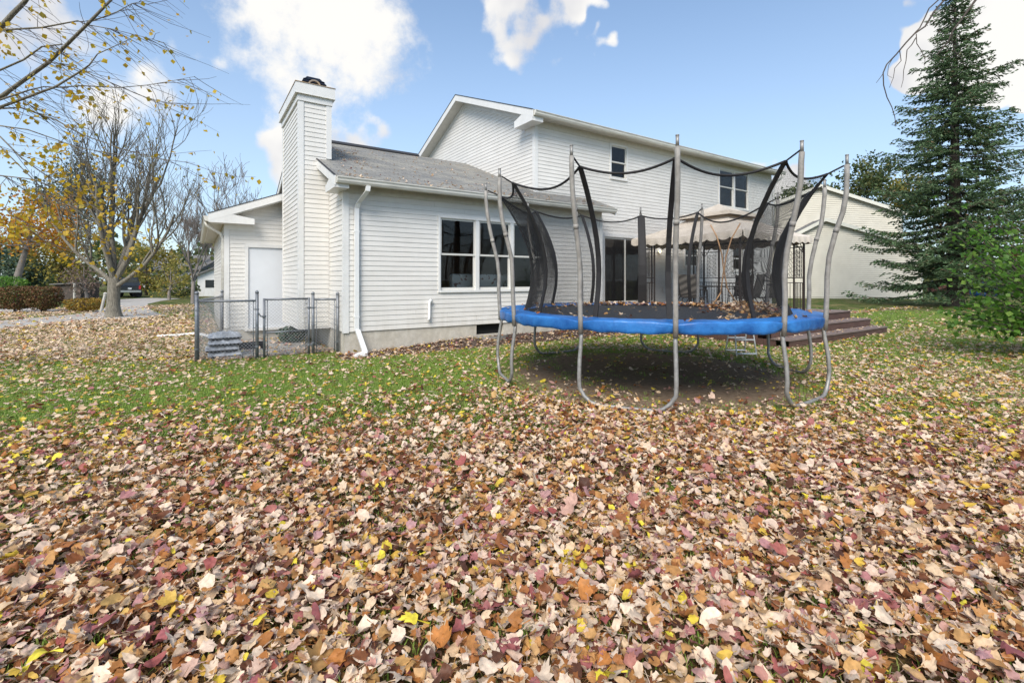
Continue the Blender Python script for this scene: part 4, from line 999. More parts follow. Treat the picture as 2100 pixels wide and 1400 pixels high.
# mulch bags, stacked four high
for k in range(4):
    zz = .006 + k * .115; rgk = random.Random(20 + k); oxx = rgk.uniform(-.03, .03); m = MB(); nx_, ny_ = 18, 12
    X0, Y0 = .15 + oxx, 10.50 + rgk.uniform(-.02, .02); wX, wY = .60, .42
    for side in (1, 0):
        for i in range(nx_ + 1):
            for j in range(ny_ + 1):
                u, v = i / nx_, j / ny_; bulge = (max(0, 1 - abs(2 * u - 1) ** 6) * max(0, 1 - abs(2 * v - 1) ** 6)) ** .42
                wr = .014 * math.sin(17 * u + k * 2) * math.sin(13 * v + k) + .010 * math.sin(31 * u - 9 * v + k)
                z = zz + .052 + (.062 * bulge + wr * bulge + (.07 * math.sin(3.1 * u) * (1 - v) * bulge * (k == 3)) if side else -.05 * bulge)
                m.v.append((X0 + wX * u + (1 - 2 * u) * .02 * (1 - bulge), Y0 + wY * v, z))
    n1 = (nx_ + 1) * (ny_ + 1)
    for s in (0, 1):
        for i in range(nx_):
            for j in range(ny_):
                a = s * n1 + i * (ny_ + 1) + j; q = (a, a + ny_ + 1, a + ny_ + 2, a + 1); m.f.append(q if s == 0 else q[::-1])
    me = bpy.data.meshes.new('mulch_bag'); me.from_pydata(m.v, [], m.f); me.materials.append(MAT['bagw']); me.materials.append(MAT['bagb'])
    nq = nx_ * ny_
    for i, p in enumerate(me.polygons):
        p.material_index = 1 if i >= nq else 0
        p.use_smooth = True
    o = link('mulch_bag', me, None)
    tag(o, ['lowest grey plastic mulch bag in the stack behind the fence', 'second mulch bag up in the stack behind the fence', 'third mulch bag up in the stack behind the fence', 'topmost pale plastic mulch bag, slumped over the stack behind the fence'][k], 'bag', 'mulch bags stacked behind the fence')
tray = thing('planter_tray', 'long low black plastic tray on the patio behind the mulch bags', 'tray', (.97, 11.3, .045))
m = MB(); m.box(.62, 1.25, 11.35, 11.62, .045, .06); m.box(.62, 1.25, 11.35, 11.37, .06, .17); m.box(.62, 1.25, 11.60, 11.62, .06, .17); m.box(.62, .64, 11.37, 11.60, .06, .17); m.box(1.23, 1.25, 11.37, 11.60, .06, .17); m.build('tray_body', 'bagb', tray)
m = MB(); p0 = gp(322, 691, .04); p1 = gp(402, 685, .04); m.tube([(p0[0], p0[1], .045), ((p0[0] + p1[0]) / 2, (p0[1] + p1[1]) / 2 - .03, .04), (p1[0], p1[1], .05), (.45, 13.4, .10)], .045, 10)
tag(m.build('drain_pipe', 'pvc', smooth=True), 'white drain pipe lying on the leafy lawn beside the fence', 'pipe')

# ------------------------------------------------------------------ vegetation helpers
def leafcloud(P, size, rng, name, mat, parent, flat=.0, aspect=.75, droop=0.0, dirs=None, smooth=False):
    """one folded leaf (two triangles sharing a midrib) per point"""
    P = np.asarray(P, float); n = len(P)
    d = rng.normal(size=(n, 3)) if dirs is None else np.asarray(dirs) + rng.normal(size=(n, 3)) * .35
    d[:, 2] -= droop; d /= np.linalg.norm(d, axis=1)[:, None]
    a = rng.normal(size=(n, 3)); a[:, 2] += flat * 3
    s = np.cross(d, a); s /= np.linalg.norm(s, axis=1)[:, None] + 1e-9; nn = np.cross(s, d)
    sz = size * rng.uniform(.65, 1.3, (n, 1))
    v0 = P - d * sz * .5; v2 = P + d * sz * .5; mid = P + d * sz * rng.uniform(-.12, .02, (n, 1)); f = nn * sz * rng.uniform(.05, .22, (n, 1))
    v1 = mid + s * sz * aspect * .5 + f; v3 = mid - s * sz * aspect * .5 + f
    V = np.stack([v0, v1, v2, v3], 1).reshape(-1, 3); i = np.arange(n)[:, None] * 4
    T = np.concatenate([i + [0, 1, 2], i + [0, 2, 3]], 1).reshape(-1, 3)
    return raw(name, V, T, mat, parent)
def grow(rng, p, d, ln, r, depth, out, tips, spread=.6, up=.12, kids=(3, 5), shrink=.62, wob=.14, rmin=.004, seg=5, droop=0):
    pts = [Vector(p)]; rad = [r]; d = Vector(d).normalized()
    for i in range(seg):
        d = (d + Vector((rng.gauss(0, wob), rng.gauss(0, wob), rng.gauss(0, wob) + up - droop * (i / seg)))).normalized()
        pts.append(pts[-1] + d * ln / seg); rad.append(max(rmin, r * (1 - .55 * (i + 1) / seg)))
    out.append(([tuple(q) for q in pts], rad))
    if depth <= 0:
        tips.extend(tuple(q) for q in pts[1:]); return
    for k in range(rng.randint(*kids)):
        f = rng.uniform(.28, 1.0); i = min(seg - 1, int(f * seg)); q = pts[i].lerp(pts[i + 1], f * seg - i)
        ax = Vector((rng.gauss(0, 1), rng.gauss(0, 1), rng.gauss(0, .7))); ax = (ax - d * ax.dot(d)).normalized()
        nd = (d + ax * rng.uniform(spread * .6, spread * 1.4)).normalized()
        grow(rng, q, nd, ln * shrink * rng.uniform(.75, 1.2), max(rmin, rad[i] * .62), depth - 1, out, tips, spread, up, kids, shrink, wob, rmin, seg, droop)
def tubes(out, name, mat, parent, thick=.03):
    m = MB()
    for pts, rad in out: m.tube(pts, rad, 8 if rad[0] > thick * 2 else (5 if rad[0] > thick else 3), cap=False)
    return m.build(name, mat, parent, True)
def split_tree(out, root, bark, thr):
    tubes([o for o in out if o[1][0] >= thr], 'trunk', bark, root); tubes([o for o in out if o[1][0] < thr], 'crown', bark, root)

# --- large bare maple by the drive
bx, by = gp(233, 650); rng = random.Random(7)
t = thing('maple_tree', 'large bare maple with low spreading limbs beside the driveway', 'tree', (bx, by, 0))
out, tips = [], []
trunk = [((bx, by, -.05), .36), ((bx, by, .12), .27), ((bx - .01, by, .45), .225), ((bx, by, .9), .21), ((bx + .02, by, 1.35), .215), ((bx + .03, by, 1.55), .20)]
out.append(([q[0] for q in trunk], [q[1] for q in trunk]))
def w3(a, b, z): return (a * RX + b * VX, a * RY + b * VY, z)
limbs = [((.02, 0, 1.45), (-.12, .1, 1), 5.6, .15), ((.02, 0, 1.4), (.55, .1, .85), 5.8, .13), ((0, 0, 1.35), (-.85, .1, .62), 4.2, .095), ((.05, 0, 1.2), (1.0, -.1, .48), 5.0, .095), ((0, 0, 1.5), (-.35, -.3, 1), 4.8, .12), ((0, 0, 1.5), (.15, -.35, 1), 4.8, .11), ((0, 0, 1.5), (.2, .5, 1), 5.0, .12)]
for o_, d_, ln, r_ in limbs:
    a = w3(*o_); grow(rng, (bx + a[0], by + a[1], o_[2]), w3(*d_), ln * .80, r_ * .92, 3, out, tips, spread=.60, up=.16, kids=(5, 6), shrink=.58, wob=.10, rmin=.0065)
split_tree(out, t, 'bark', .05)
rn = np.random.default_rng(1); tp = np.array(tips); sel = tp[rn.random(len(tp)) < .025]
leafcloud(sel + rn.normal(size=sel.shape) * .05, .10, rn, 'leaves', 'palegold', t)
print('maple', len(out), len(tips))

def leafy(name, label, base, h, crown_c, rad, n, size, mat, seed, bark='barkd', trunk_r=.12, clumps=26, group=None, cat='tree', limbs=7, squash=(1, 1, 1)):
    t = thing(name, label, cat, (base[0], base[1], 0), group); rn = np.random.default_rng(seed); rg = random.Random(seed)
    out, tp = [], []
    c = Vector(crown_c)
    out.append(([(base[0], base[1], -.05), (base[0] + rg.uniform(-.05, .05), base[1], h * .5), (c.x, c.y, c.z - rad * squash[2] * .3), (c.x, c.y, c.z + rad * squash[2] * .5)], [trunk_r * 1.2, trunk_r, trunk_r * .6, trunk_r * .15]))
    cc = rn.normal(size=(clumps, 3)); cc /= np.linalg.norm(cc, axis=1)[:, None]; cc *= (rn.random((clumps, 1)) ** .45) * rad * np.array(squash) * .85; cc += np.array(c)
    for q in cc[:max(limbs, clumps // 2)]:
        s = Vector((c.x, c.y, c.z - rad * squash[2] * rg.uniform(.2, .6))); mid = s.lerp(Vector(q), .5) + Vector((0, 0, -.1 * rad)); out.append(([tuple(s), tuple(mid), tuple(q)], [trunk_r * .35, trunk_r * .2, trunk_r * .05]))
    tubes(out, 'trunk', bark, t)
    k = rn.integers(0, clumps, n); P = cc[k] + rn.normal(size=(n, 3)) * rad * np.array(squash) * .17 * rn.uniform(.6, 1.5, clumps)[k][:, None]
    leafcloud(P, size, rn, 'crown', mat, t)
    return t
def at(x, d, z=0): a, b = ray(x); return (a * d, b * d, z)
def zpx(y, d): return EYE + (HOR - y) / FPX * d
def lt(name, label, xb, d, xc, yc, rpx, n, size, mat, seed, **k):
    b = at(xb, d); c = at(xc, d, zpx(yc, d)); return leafy(name, label, b, c[2] * .6, c, rpx / FPX * d, n, size, mat, seed, **k)
lt('maple_tree', 'orange maple with a bare pale trunk behind the clipped hedge', 35, 34, 60, 465, 95, 2600, .22, 'orange', 11, bark='twig', trunk_r=.22, squash=(1.15, 1, .85))
lt('evergreen_tree', 'dusky grey-green evergreen behind the orange maple', 150, 46, 145, 405, 80, 3600, .26, 'darkgreen', 12, squash=(.9, .9, 1.2))
lt('evergreen_tree', 'dark green evergreen low behind the clipped hedge', 15, 40, 18, 555, 60, 3000, .26, 'darkgreen', 13)
lt('broadleaf_tree', 'pale gold broadleaf tree behind the golden shrub', 120, 40, 125, 530, 70, 2600, .24, 'palegold', 14)
lt('broadleaf_tree', 'thin yellow-green tree behind the parked pickup', 300, 47, 300, 540, 62, 2300, .26, 'palegold', 15)
lt('ornamental_tree', 'small pale-barked tree with sparse gold leaves on the round lawn', 347, 36, 350, 572, 45, 700, .17, 'palegold', 16, bark='twig', trunk_r=.10)
lt('ornamental_tree', 'low mauve-leaved ornamental tree beside the dark shed', 178, 31, 172, 570, 48, 900, .12, 'budpink', 17, bark='twig', trunk_r=.10)
lt('broadleaf_tree', 'green tree behind the beige house ridge', 1785, 56, 1780, 375, 62, 2800, .36, 'fargreen', 18)
lt('broadleaf_tree', 'olive tree rising between the white house and the beige house', 1665, 58, 1668, 410, 58, 2300, .36, 'fargreen', 19, squash=(1.5, 1, .7))
lt('broadleaf_tree', 'gold-tinged tree half hidden behind the spruce and the beige house', 1850, 60, 1850, 400, 48, 1800, .36, 'palegold', 20)
lt('broadleaf_tree', 'dull red-leaved tree in the yard behind the spruce', 2030, 42, 2010, 470, 95, 2800, .26, 'rusty', 21, trunk_r=.2)
lt('broadleaf_tree', 'tall green tree past the right of the spruce', 2230, 44, 2210, 430, 120, 2600, .32, 'fargreen', 22, trunk_r=.25)

def bare(name, label, xb, d, h, seed, lean=0, depth=4, r=.16, mat='twig', n=7):
    b = at(xb, d); rg = random.Random(seed); t = thing(name, label, 'tree', b); out, tips = [], []
    out.append(([(b[0], b[1], -.05), (b[0], b[1], h * .15), (b[0] + .05, b[1], h * .3)], [r * 1.3, r, r * .85]))
    for k in range(n):
        a = k * 6.283 / n + rg.uniform(-.3, .3); grow(rg, (b[0], b[1], h * rg.uniform(.18, .3)), (math.cos(a) * .55, math.sin(a) * .55, 1), h * .48, r * .5, depth, out, tips, spread=.6, up=.14, kids=(4, 5), shrink=.58, rmin=.012)
    split_tree(out, t, mat, .05); return t
bare('bare_tree', 'leafless twiggy tree rising behind the garage roof', 470, 33, 8.6, 31, depth=3)
bare('bare_tree', 'leafless tree just left of the garage gutter', 396, 30, 6.2, 32, depth=3, r=.11)

def hedge(name, label, x0, x1, y0, y1, d, n, size, mat, seed, group=None, cat='shrub', wave=.12):
    a = at((x0 + x1) / 2, d); w_ = (x1 - x0) / FPX * d; h = (y1 - y0) / FPX * d; rn = np.random.default_rng(seed)
    t = thing(name, label, cat, (a[0], a[1], 0), group); rg = random.Random(seed); m = MB()
    for k in range(9):
        q = rg.uniform(-.4, .4) * w_; e = rg.uniform(-.3, .3); m.tube([(a[0] + q * .15, a[1] + rg.uniform(-.1, .1), -.02), (a[0] + q * .5 * RX + e * .3 * VX, a[1] + q * .5 * RY + e * .3 * VY, h * .45), (a[0] + q * RX + e * VX, a[1] + q * RY + e * VY, h * .9)], [.03, .02, .008], 5)
    m.build('stems', 'barkd', t, True)
    u = rn.uniform(-1, 1, (n * 2, 3)); rr = (np.abs(u[:, 0]) ** 3.5 + np.abs(u[:, 1]) ** 3.5 + np.abs(u[:, 2]) ** 3.5); nz = 1 + wave * np.sin(u[:, 0] * 7 + seed) + wave * np.sin(u[:, 2] * 6 + 2 * seed)
    u = u[(rr < nz) & (rr > .25)][:n]
    L_ = u[:, 0] * w_ / 2 * (.72 + .28 * np.clip((u[:, 2] + 1) / 1.2, 0, 1)); D_ = u[:, 1] * w_ * .45
    P = np.stack([a[0] + L_ * RX + D_ * VX, a[1] + L_ * RY + D_ * VY, h * .12 + (u[:, 2] + 1) / 2 * h * .88], 1)
    leafcloud(P, size, rn, 'foliage', mat, t); return t
hedge('clipped_shrub', 'rust-brown clipped shrub at the open end of the planting bed', 2, 66, 586, 640, 22, 2600, .085, 'rusty', 41, 'rusty clipped shrubs in the bed')
hedge('clipped_shrub', 'rust-brown clipped shrub next to the golden mound', 62, 119, 587, 640, 22, 2600, .085, 'rusty', 42, 'rusty clipped shrubs in the bed')
hedge('golden_shrub', 'low golden mounded shrub by the leaning white post', 143, 206, 612, 641, 22, 1800, .08, 'shrub', 43)
hedge('green_shrub', 'green shrub behind the clipped rusty shrubs', -20, 45, 563, 625, 27, 1800, .12, 'green', 44)
hedge('green_shrub', 'green shrub growing beside the far white house', 342, 402, 585, 613, 40, 900, .2, 'fargreen', 45)
hedge('green_shrub', 'green weeds at the beige house corner behind the deck steps', 1655, 1690, 612, 640, 17, 500, .09, 'green', 46)
hedge('patio_plant', 'small dark-leaved plant under the chimney beside the gate', 572, 628, 667, 702, 11.2, 700, .06, 'darkgreen', 47, cat='plant')
hedge('hedge_row', 'dull green hedge in front of the red-brown garden wall', 1975, 2085, 590, 622, 47, 1500, .22, 'fargreen', 48)

# distant wood: one mass along the horizon
rn = np.random.default_rng(77); n = 15000; az = np.concatenate([rn.uniform(-75, -25, n // 2), rn.uniform(22, 78, n // 2)]) ; dist = rn.uniform(75, 110, n)
hh = 5.5 + 2.2 * np.sin(az * .9) + 1.6 * np.sin(az * 2.3 + 1) ; z = rn.random(n) ** .8 * hh
ang = np.radians(az) + YAW; P = np.stack([np.sin(ang) * dist, np.cos(ang) * dist, z], 1)
o = leafcloud(P, 1.0, rn, 'distant_wood', 'fargreen', None); tag(o, 'far-off band of mixed autumn woodland along the horizon', 'woodland', kind='stuff')

# --- spruce
SD = 27.0; sx, sy, _ = at(1958, SD)
t = thing('spruce_tree', 'tall dark green spruce with tiered drooping branches', 'tree', (sx, sy, 0)); rg = random.Random(9); rn = np.random.default_rng(9)
HS = 18.4; m = MB(); m.tube([(sx, sy, -.1), (sx, sy, .15), (sx, sy, .8), (sx, sy, 6), (sx + .05, sy, 12), (sx, sy, HS)], [.62, .45, .36, .27, .14, .02], 12); m.build('trunk', 'barkd', t, True)
P = []; D = []; br = MB(); z = 1.35
while z < HS - .15:
    f = z / HS; Lb = 4.7 * (1 - f) ** .80 + .2; nb = 7 if f < .75 else 5
    if rg.random() < .15: Lb *= .8
    ph = rg.uniform(0, 6.28)
    for k in range(nb):
        a = ph + k * 6.283 / nb + rg.uniform(-.25, .25); ln = Lb * rg.uniform(.55, 1.18)
        ca, sa = math.cos(a), math.sin(a); N_ = max(4, int(ln / .22)); droop = (.34 - .5 * f); pts = []
        zz0 = z + rg.uniform(-.18, .18)
        for i in range(N_ + 1):
            s = i / N_; r_ = s * ln; zz = zz0 - droop * ln * (math.sin(s * 1.9) * .62) + .10 * ln * s * s * s
            pts.append((sx + ca * r_, sy + sa * r_, zz))
        br.tube(pts[::2] if len(pts) > 4 else pts, [.035 * (1 - .8 * i / max(1, len(pts[::2] if len(pts) > 4 else pts) - 1)) * (1 - .5 * f) for i in range(len(pts[::2] if len(pts) > 4 else pts))], 4, cap=False)
        for i in range(max(1, int(N_ * .22)), N_ + 1):
            s = i / N_; bl = min(1.0, .32 * ln) * (1 - .62 * s) + .16
            for sd in (-1, 1):
                if rg.random() < .14: continue
                an = a + sd * rg.uniform(.65, 1.15); q = int(bl / .105) + 1
                for j in range(1, q + 1):
                    e = j / q * bl; hx, hy = pts[i][0] + math.cos(an) * e, pts[i][1] + math.sin(an) * e
                    hz = pts[i][2] - .30 * e * e / (bl + .1) - rg.uniform(0, .05)
                    for w_ in range(2):
                        P.append((hx + rg.gauss(0, .035), hy + rg.gauss(0, .035), hz + rg.gauss(0, .03))); D.append((math.cos(an), math.sin(an), rg.uniform(-.7, .25)))
            P.append(pts[i]); D.append((ca, sa, .1))
    z += .45 - .17 * f + rg.uniform(-.05, .05)
br.build('branches', 'barkd', t)
print('spruce tufts', len(P))
leafcloud(P, .20, rn, 'crown', 'needle', t, aspect=.34, dirs=D)

# --- leafy shrub at the right edge
rg = random.Random(15); rn = np.random.default_rng(15); bse = gp(2260, 740)
t = thing('leafy_shrub', 'big leafy green shrub leaning in from the lawn edge near the spruce', 'shrub', (bse[0], bse[1], 0)); m = MB(); P = []; D = []
targets = []
for k in range(72):
    x, y = rg.gauss(2035, 85), rg.gauss(528, 68)
    if k > 46: x, y = rg.uniform(1930, 2130), rg.uniform(612, 668)
    if x < 1885: x = rg.uniform(1890, 1980)
    if y < 415: y = rg.uniform(430, 520)
    targets.append(pd(x, y, rg.uniform(8.4, 10.6)))
for k in range(30): targets.append(pd(rg.uniform(2100, 2330), rg.uniform(400, 650), rg.uniform(8.2, 10.2)))
for q in targets:
    s = Vector((bse[0] + rg.uniform(-.2, .2), bse[1] + rg.uniform(-.2, .2), 0)); q = Vector(q); mid = s.lerp(q, .5) + Vector((0, 0, .25)); pts = []
    for i in range(9):
        u = i / 8; p = (s * (1 - u) ** 2 + mid * 2 * u * (1 - u) + q * u * u); pts.append(p)
    m.tube([tuple(p) for p in pts], [.016 * (1 - .8 * i / 8) + .002 for i in range(9)], 5, cap=False)
    for i in range(5, 9):
        for j in range(9):
            f = rg.random(); b = pts[i - 1].lerp(pts[i], f); o_ = Vector((rg.gauss(0, 1), rg.gauss(0, 1), rg.gauss(0, .8))).normalized() * abs(rg.gauss(0, .17)); P.append(tuple(b + o_)); D.append(tuple(o_.normalized() * .8 + Vector((0, 0, -.5))))
m.build('stems', 'barkd', t, True); leafcloud(P, .105, rn, 'foliage', 'green', t, aspect=.85, dirs=D, flat=.6)

# --- bare drooping tree whose trunk stands outside, right
rg = random.Random(18); bt = at(2440, 5.6); t = thing('weeping_tree', 'bare drooping tree twigs hanging in front of the spruce top', 'tree', bt); m = MB()
top = (bt[0], bt[1], 6.2); m.tube([(bt[0], bt[1], -.05), (bt[0], bt[1], 3), top, (bt[0] - .3, bt[1] + .2, 7.6)], [.16, .13, .10, .04], 8); m.build('trunk', 'barkd', t, True); m = MB()
def twig(px, d, r0, r1):
    P = [pd(x, y, d) for x, y in px]; n = len(P); m.tube(P, [r0 + (r1 - r0) * i / (n - 1) for i in range(n)], 5, cap=False); return P
m.tube([top, pd(2200, -120, 5.0), pd(2020, -60, 4.6), pd(1937, 0, 4.5)], [.06, .03, .015, .011], 6, cap=False)
m.tube([pd(2200, -120, 5.0), pd(2080, -80, 4.7), pd(2001, 0, 4.5)], [.03, .016, .012], 6, cap=False)
for px, r0, r1 in [([(1937, 0), (1915, 25), (1897, 55), (1875, 70), (1858, 88), (1838, 112), (1818, 133), (1811, 150), (1812, 175), (1819, 200), (1829, 220), (1835, 240), (1837, 258)], .009, .003),
                   ([(1925, 0), (1905, 18), (1896, 38), (1886, 58), (1876, 68)], .006, .005), ([(2001, 0), (1985, 22), (1968, 45), (1953, 65), (1945, 85), (1930, 102), (1920, 115)], .011, .004),
                   ([(1879, 70), (1880, 90), (1890, 105), (1897, 122), (1896, 135)], .004, .002), ([(1878, 78), (1870, 92), (1860, 103), (1858, 125), (1853, 145), (1852, 165), (1848, 180)], .005, .002),
                   ([(1845, 105), (1848, 125), (1835, 140), (1832, 160), (1824, 180)], .004, .002), ([(1812, 150), (1805, 160), (1797, 170)], .003, .002), ([(1832, 118), (1822, 135), (1820, 155), (1830, 160)], .003, .0015),
                   ([(1953, 65), (1952, 85), (1958, 105), (1975, 125)], .004, .002), ([(2100, 300), (2060, 302), (2010, 312), (1960, 310)], .005, .002), ([(2100, 345), (2040, 330), (1990, 318), (1940, 320)], .005, .002), ([(2100, 385), (2060, 400), (2010, 415), (1960, 440)], .005, .002), ([(2100, 420), (2050, 425), (2000, 445)], .004, .002), ([(1950, 255), (1960, 275), (1965, 300)], .003, .002)]:
    twig(px, 4.5 if px[0][1] < 250 else 8.0, r0, r1)
for k in range(26):                              # fine side twigs in the crown outside the frame
    a = pd(rg.uniform(2120, 2350), rg.uniform(-150, 300), 5.2); m.tube([a, (a[0] + rg.uniform(-.2, .2), a[1] + rg.uniform(-.2, .2), a[2] - .5), (a[0] + rg.uniform(-.3, .3), a[1] + rg.uniform(-.3, .3), a[2] - 1.1)], [.006, .004, .002], 4, cap=False)
m.tube([top, pd(2300, 100, 5.3), pd(2230, 250, 6), pd(2100, 345, 8)], [.05, .03, .015, .006], 6, cap=False); m.tube([pd(2230, 250, 6), pd(2100, 300, 8)], [.012, .006], 5, cap=False); m.tube([pd(2230, 250, 6), pd(2170, 340, 7), pd(2100, 385, 8)], [.012, .008, .006], 5, cap=False); m.tube([pd(2170, 340, 7), pd(2100, 420, 8)], [.008, .005], 5, cap=False)
m.build('crown', 'barkd', t, True)

# --- yellow-leaved maple whose trunk stands outside, left
rg = random.Random(23); rn = np.random.default_rng(23); bt = at(-330, 6.6); t = thing('yellow_maple', 'near maple branches reaching in with sparse bright yellow leaves', 'tree', bt)
m = MB(); m.tube([(bt[0], bt[1], -.05), (bt[0], bt[1], .3), (bt[0], bt[1], 2.2), (bt[0] + .1, bt[1], 4.2), (bt[0] + .1, bt[1] + .2, 7)], [.30, .22, .18, .14, .05], 10)
LB = [([(0, 200), (100, 128), (143, 86), (183, 46), (228, 0), (290, -70)], .026, .012), ([(0, 220), (60, 198), (114, 178), (166, 146), (183, 134), (200, 111), (268, 80)], .019, .004), ([(0, 223), (43, 221), (114, 246), (171, 277), (251, 306), (323, 326), (400, 334)], .012, .002),
      ([(108, 180), (170, 176), (243, 180), (300, 175), (343, 168), (400, 157)], .009, .002), ([(0, 144), (48, 123), (86, 96), (128, 91)], .013, .008), ([(0, 62), (86, 57), (160, 43), (175, 50)], .014, .006), ([(0, 58), (25, 30), (50, 5), (80, -40)], .03, .024),
      ([(0, 258), (57, 266), (114, 286), (160, 303), (250, 318), (310, 322)], .009, .002), ([(0, 280), (43, 323), (86, 354), (128, 380), (200, 430), (260, 480)], .010, .002), ([(0, 360), (70, 368), (150, 400), (230, 440)], .008, .002), ([(0, 205), (60, 185), (90, 178), (140, 180)], .012, .006),
      ([(183, 46), (240, 25), (270, 8), (300, 2)], .008, .003), ([(100, 128), (140, 133), (180, 150), (240, 175), (300, 200), (400, 225)], .007, .0015), ([(0, 300), (80, 380), (150, 440), (200, 500)], .008, .002), ([(0, 420), (60, 470), (130, 520)], .008, .002), ([(0, 160), (60, 215), (120, 270), (180, 340), (230, 400)], .006, .0015), ([(183, 52), (230, 60), (290, 75), (345, 90)], .006, .0015)]
for px, r0, r1 in LB:
    P = [pd(x, y, rg.uniform(5.9, 6.3)) for x, y in px]
    if px[0][0] == 0: hub = (bt[0] + .05, bt[1], max(1.9, P[0][2] - .5)); P = [hub] + P; rr = [r0 * 1.5] + [r0 + (r1 - r0) * i / (len(P) - 2) for i in range(len(P) - 1)]
    else: rr = [r0 + (r1 - r0) * i / (len(P) - 1) for i in range(len(P))]
    m.tube(P, rr, 6, cap=False)
m.build('trunk', 'bark', t, True); m = MB(); LP = []
for px, r0, r1 in LB:
    for k in range(16):
        i = rg.randrange(len(px) - 1); f = rg.random(); x = px[i][0] + (px[i + 1][0] - px[i][0]) * f; y = px[i][1] + (px[i + 1][1] - px[i][1]) * f
        p = Vector(pd(x, y, 6.1)); d = Vector((RX, RY, 0)) * rg.uniform(.5, 1.0) + Vector((VX, VY, 0)) * rg.gauss(0, .5) + Vector((0, 0, rg.gauss(-.40, .28))); d.normalize(); ln = rg.uniform(.35, 1.05); pts = [p]
        for j in range(4):
            d = (d + Vector((rg.gauss(0, .08), rg.gauss(0, .08), rg.gauss(.0, .06)))).normalized(); pts.append(pts[-1] + d * ln / 4)
        m.tube([tuple(q) for q in pts], [.0042, .0035, .003, .0022, .0015], 3, cap=False)
        low = y > 250; full = rg.random() < (.30 if low else .17)
        for j in range(1, 5):
            for _ in range(rg.randint(1, 4) if full else int(rg.random() < .15)):
                LP.append(tuple(pts[j] + Vector((rg.gauss(0, .045), rg.gauss(0, .045), rg.gauss(-.03, .04)))))
for cx, cy, sx_, sy_, n in ((95, 325, 35, 14, 45), (125, 355, 22, 10, 40), (150, 385, 30, 10, 50), (205, 398, 22, 8, 25), (60, 455, 40, 14, 40), (20, 470, 20, 20, 40), (110, 470, 40, 14, 30), (215, 480, 20, 14, 16), (10, 60, 16, 12, 30), (0, 105, 14, 10, 20)):
    for _ in range(n): LP.append(pd(rg.gauss(cx, sx_), rg.gauss(cy, sy_), rg.uniform(5.7, 6.6)))
for _ in range(500): LP.append(pd(rg.uniform(-500, -20), rg.uniform(-150, 430), rg.uniform(5.6, 7.2)))
m.build('crown', 'barkd', t, True); leafcloud(LP, .062, rn, 'leaves', 'yellow', t, droop=.5, aspect=.9)

# ------------------------------------------------------------------ neighbouring buildings
def bldg_frame(P, ang):                          # local frame: u along the wall (to the left), w away
    c, s = math.cos(ang), math.sin(ang); U = (-RX * c + VX * s, -RY * c + VY * s); Wd = (RX * s + VX * c, RY * s + VY * c)
    return lambda u, w, z: (P[0] + U[0] * u + Wd[0] * w, P[1] + U[1] * u + Wd[1] * w, z)
P0 = at(1891, 37.0); T = bldg_frame(P0, R(12)); nb = thing('beige_house', 'beige two-storey house with a lower front gable, beyond the deck', 'house', (P0[0], P0[1], 0))
def gable(u0, u1, w0, w1, ze, up, zp, name, ov=.35):
    m = MB(); m.prism([T(u0, w0, 0), T(u1, w0, 0), T(u1, w0, ze), T(up, w0, zp), T(u0, w0, ze)], Vector(T(u0, w1, 0)) - Vector(T(u0, w0, 0))); wl = m.build('wall', 'beige', nb)
    sd_ = MB(); z = .15
    while z < zp - .1:
        a, b = (u0, u1) if z <= ze else (u0 + (up - u0) * (z - ze) / (zp - ze), u1 - (u1 - up) * (z - ze) / (zp - ze))
        sd_.hexa([T(a, w0 - .045, z), T(b, w0 - .045, z), T(b, w0 - .002, z), T(a, w0 - .002, z), T(a, w0 - .005, z + .155), T(b, w0 - .005, z + .155), T(b, w0 - .002, z + .155), T(a, w0 - .002, z + .155)]); z += .16
    stuff(sd_.build('siding', 'beige', wl))
    sl0 = (zp - ze) / (up - u0); sl1 = (zp - ze) / (u1 - up)
    for (ua, ub, za, zb) in ((u0 - ov, up, ze - ov * sl0, zp), (up, u1 + ov, zp, ze - ov * sl1)):
        m = MB(); m.hexa([T(ua, w0 - ov, za + .02), T(ub, w0 - ov, zb + .02), T(ub, w1, zb + .02), T(ua, w1, za + .02), T(ua, w0 - ov, za + .16), T(ub, w0 - ov, zb + .16), T(ub, w1, zb + .16), T(ua, w1, za + .16)]); m.build('roof', 'roofgrey', nb)
        m = MB(); m.hexa([T(ua, w0 - ov - .04, za - .12), T(ub, w0 - ov - .04, zb - .12), T(ub, w0 - ov - .003, zb - .12), T(ua, w0 - ov - .003, za - .12), T(ua, w0 - ov - .04, za + .17), T(ub, w0 - ov - .04, zb + .17), T(ub, w0 - ov - .003, zb + .17), T(ua, w0 - ov - .003, za + .17)]); m.build('rake_board', 'beiget', nb)
    for u in (u0, u1 - .14):
        m = MB(); m.hexa([T(u, w0 - .05, 0), T(u + .14, w0 - .05, 0), T(u + .14, w0 - .031, 0), T(u, w0 - .031, 0), T(u, w0 - .05, ze), T(u + .14, w0 - .05, ze), T(u + .14, w0 - .031, ze), T(u, w0 - .031, ze)]); m.build('corner_board', 'beiget', nb)
gable(.2, 12.6, 2.2, 12, 7.0, 6.4, 9.45, 'main')
gable(.0, 11.2, .0, 2.2, 4.0, 6.9, 6.35, 'front')
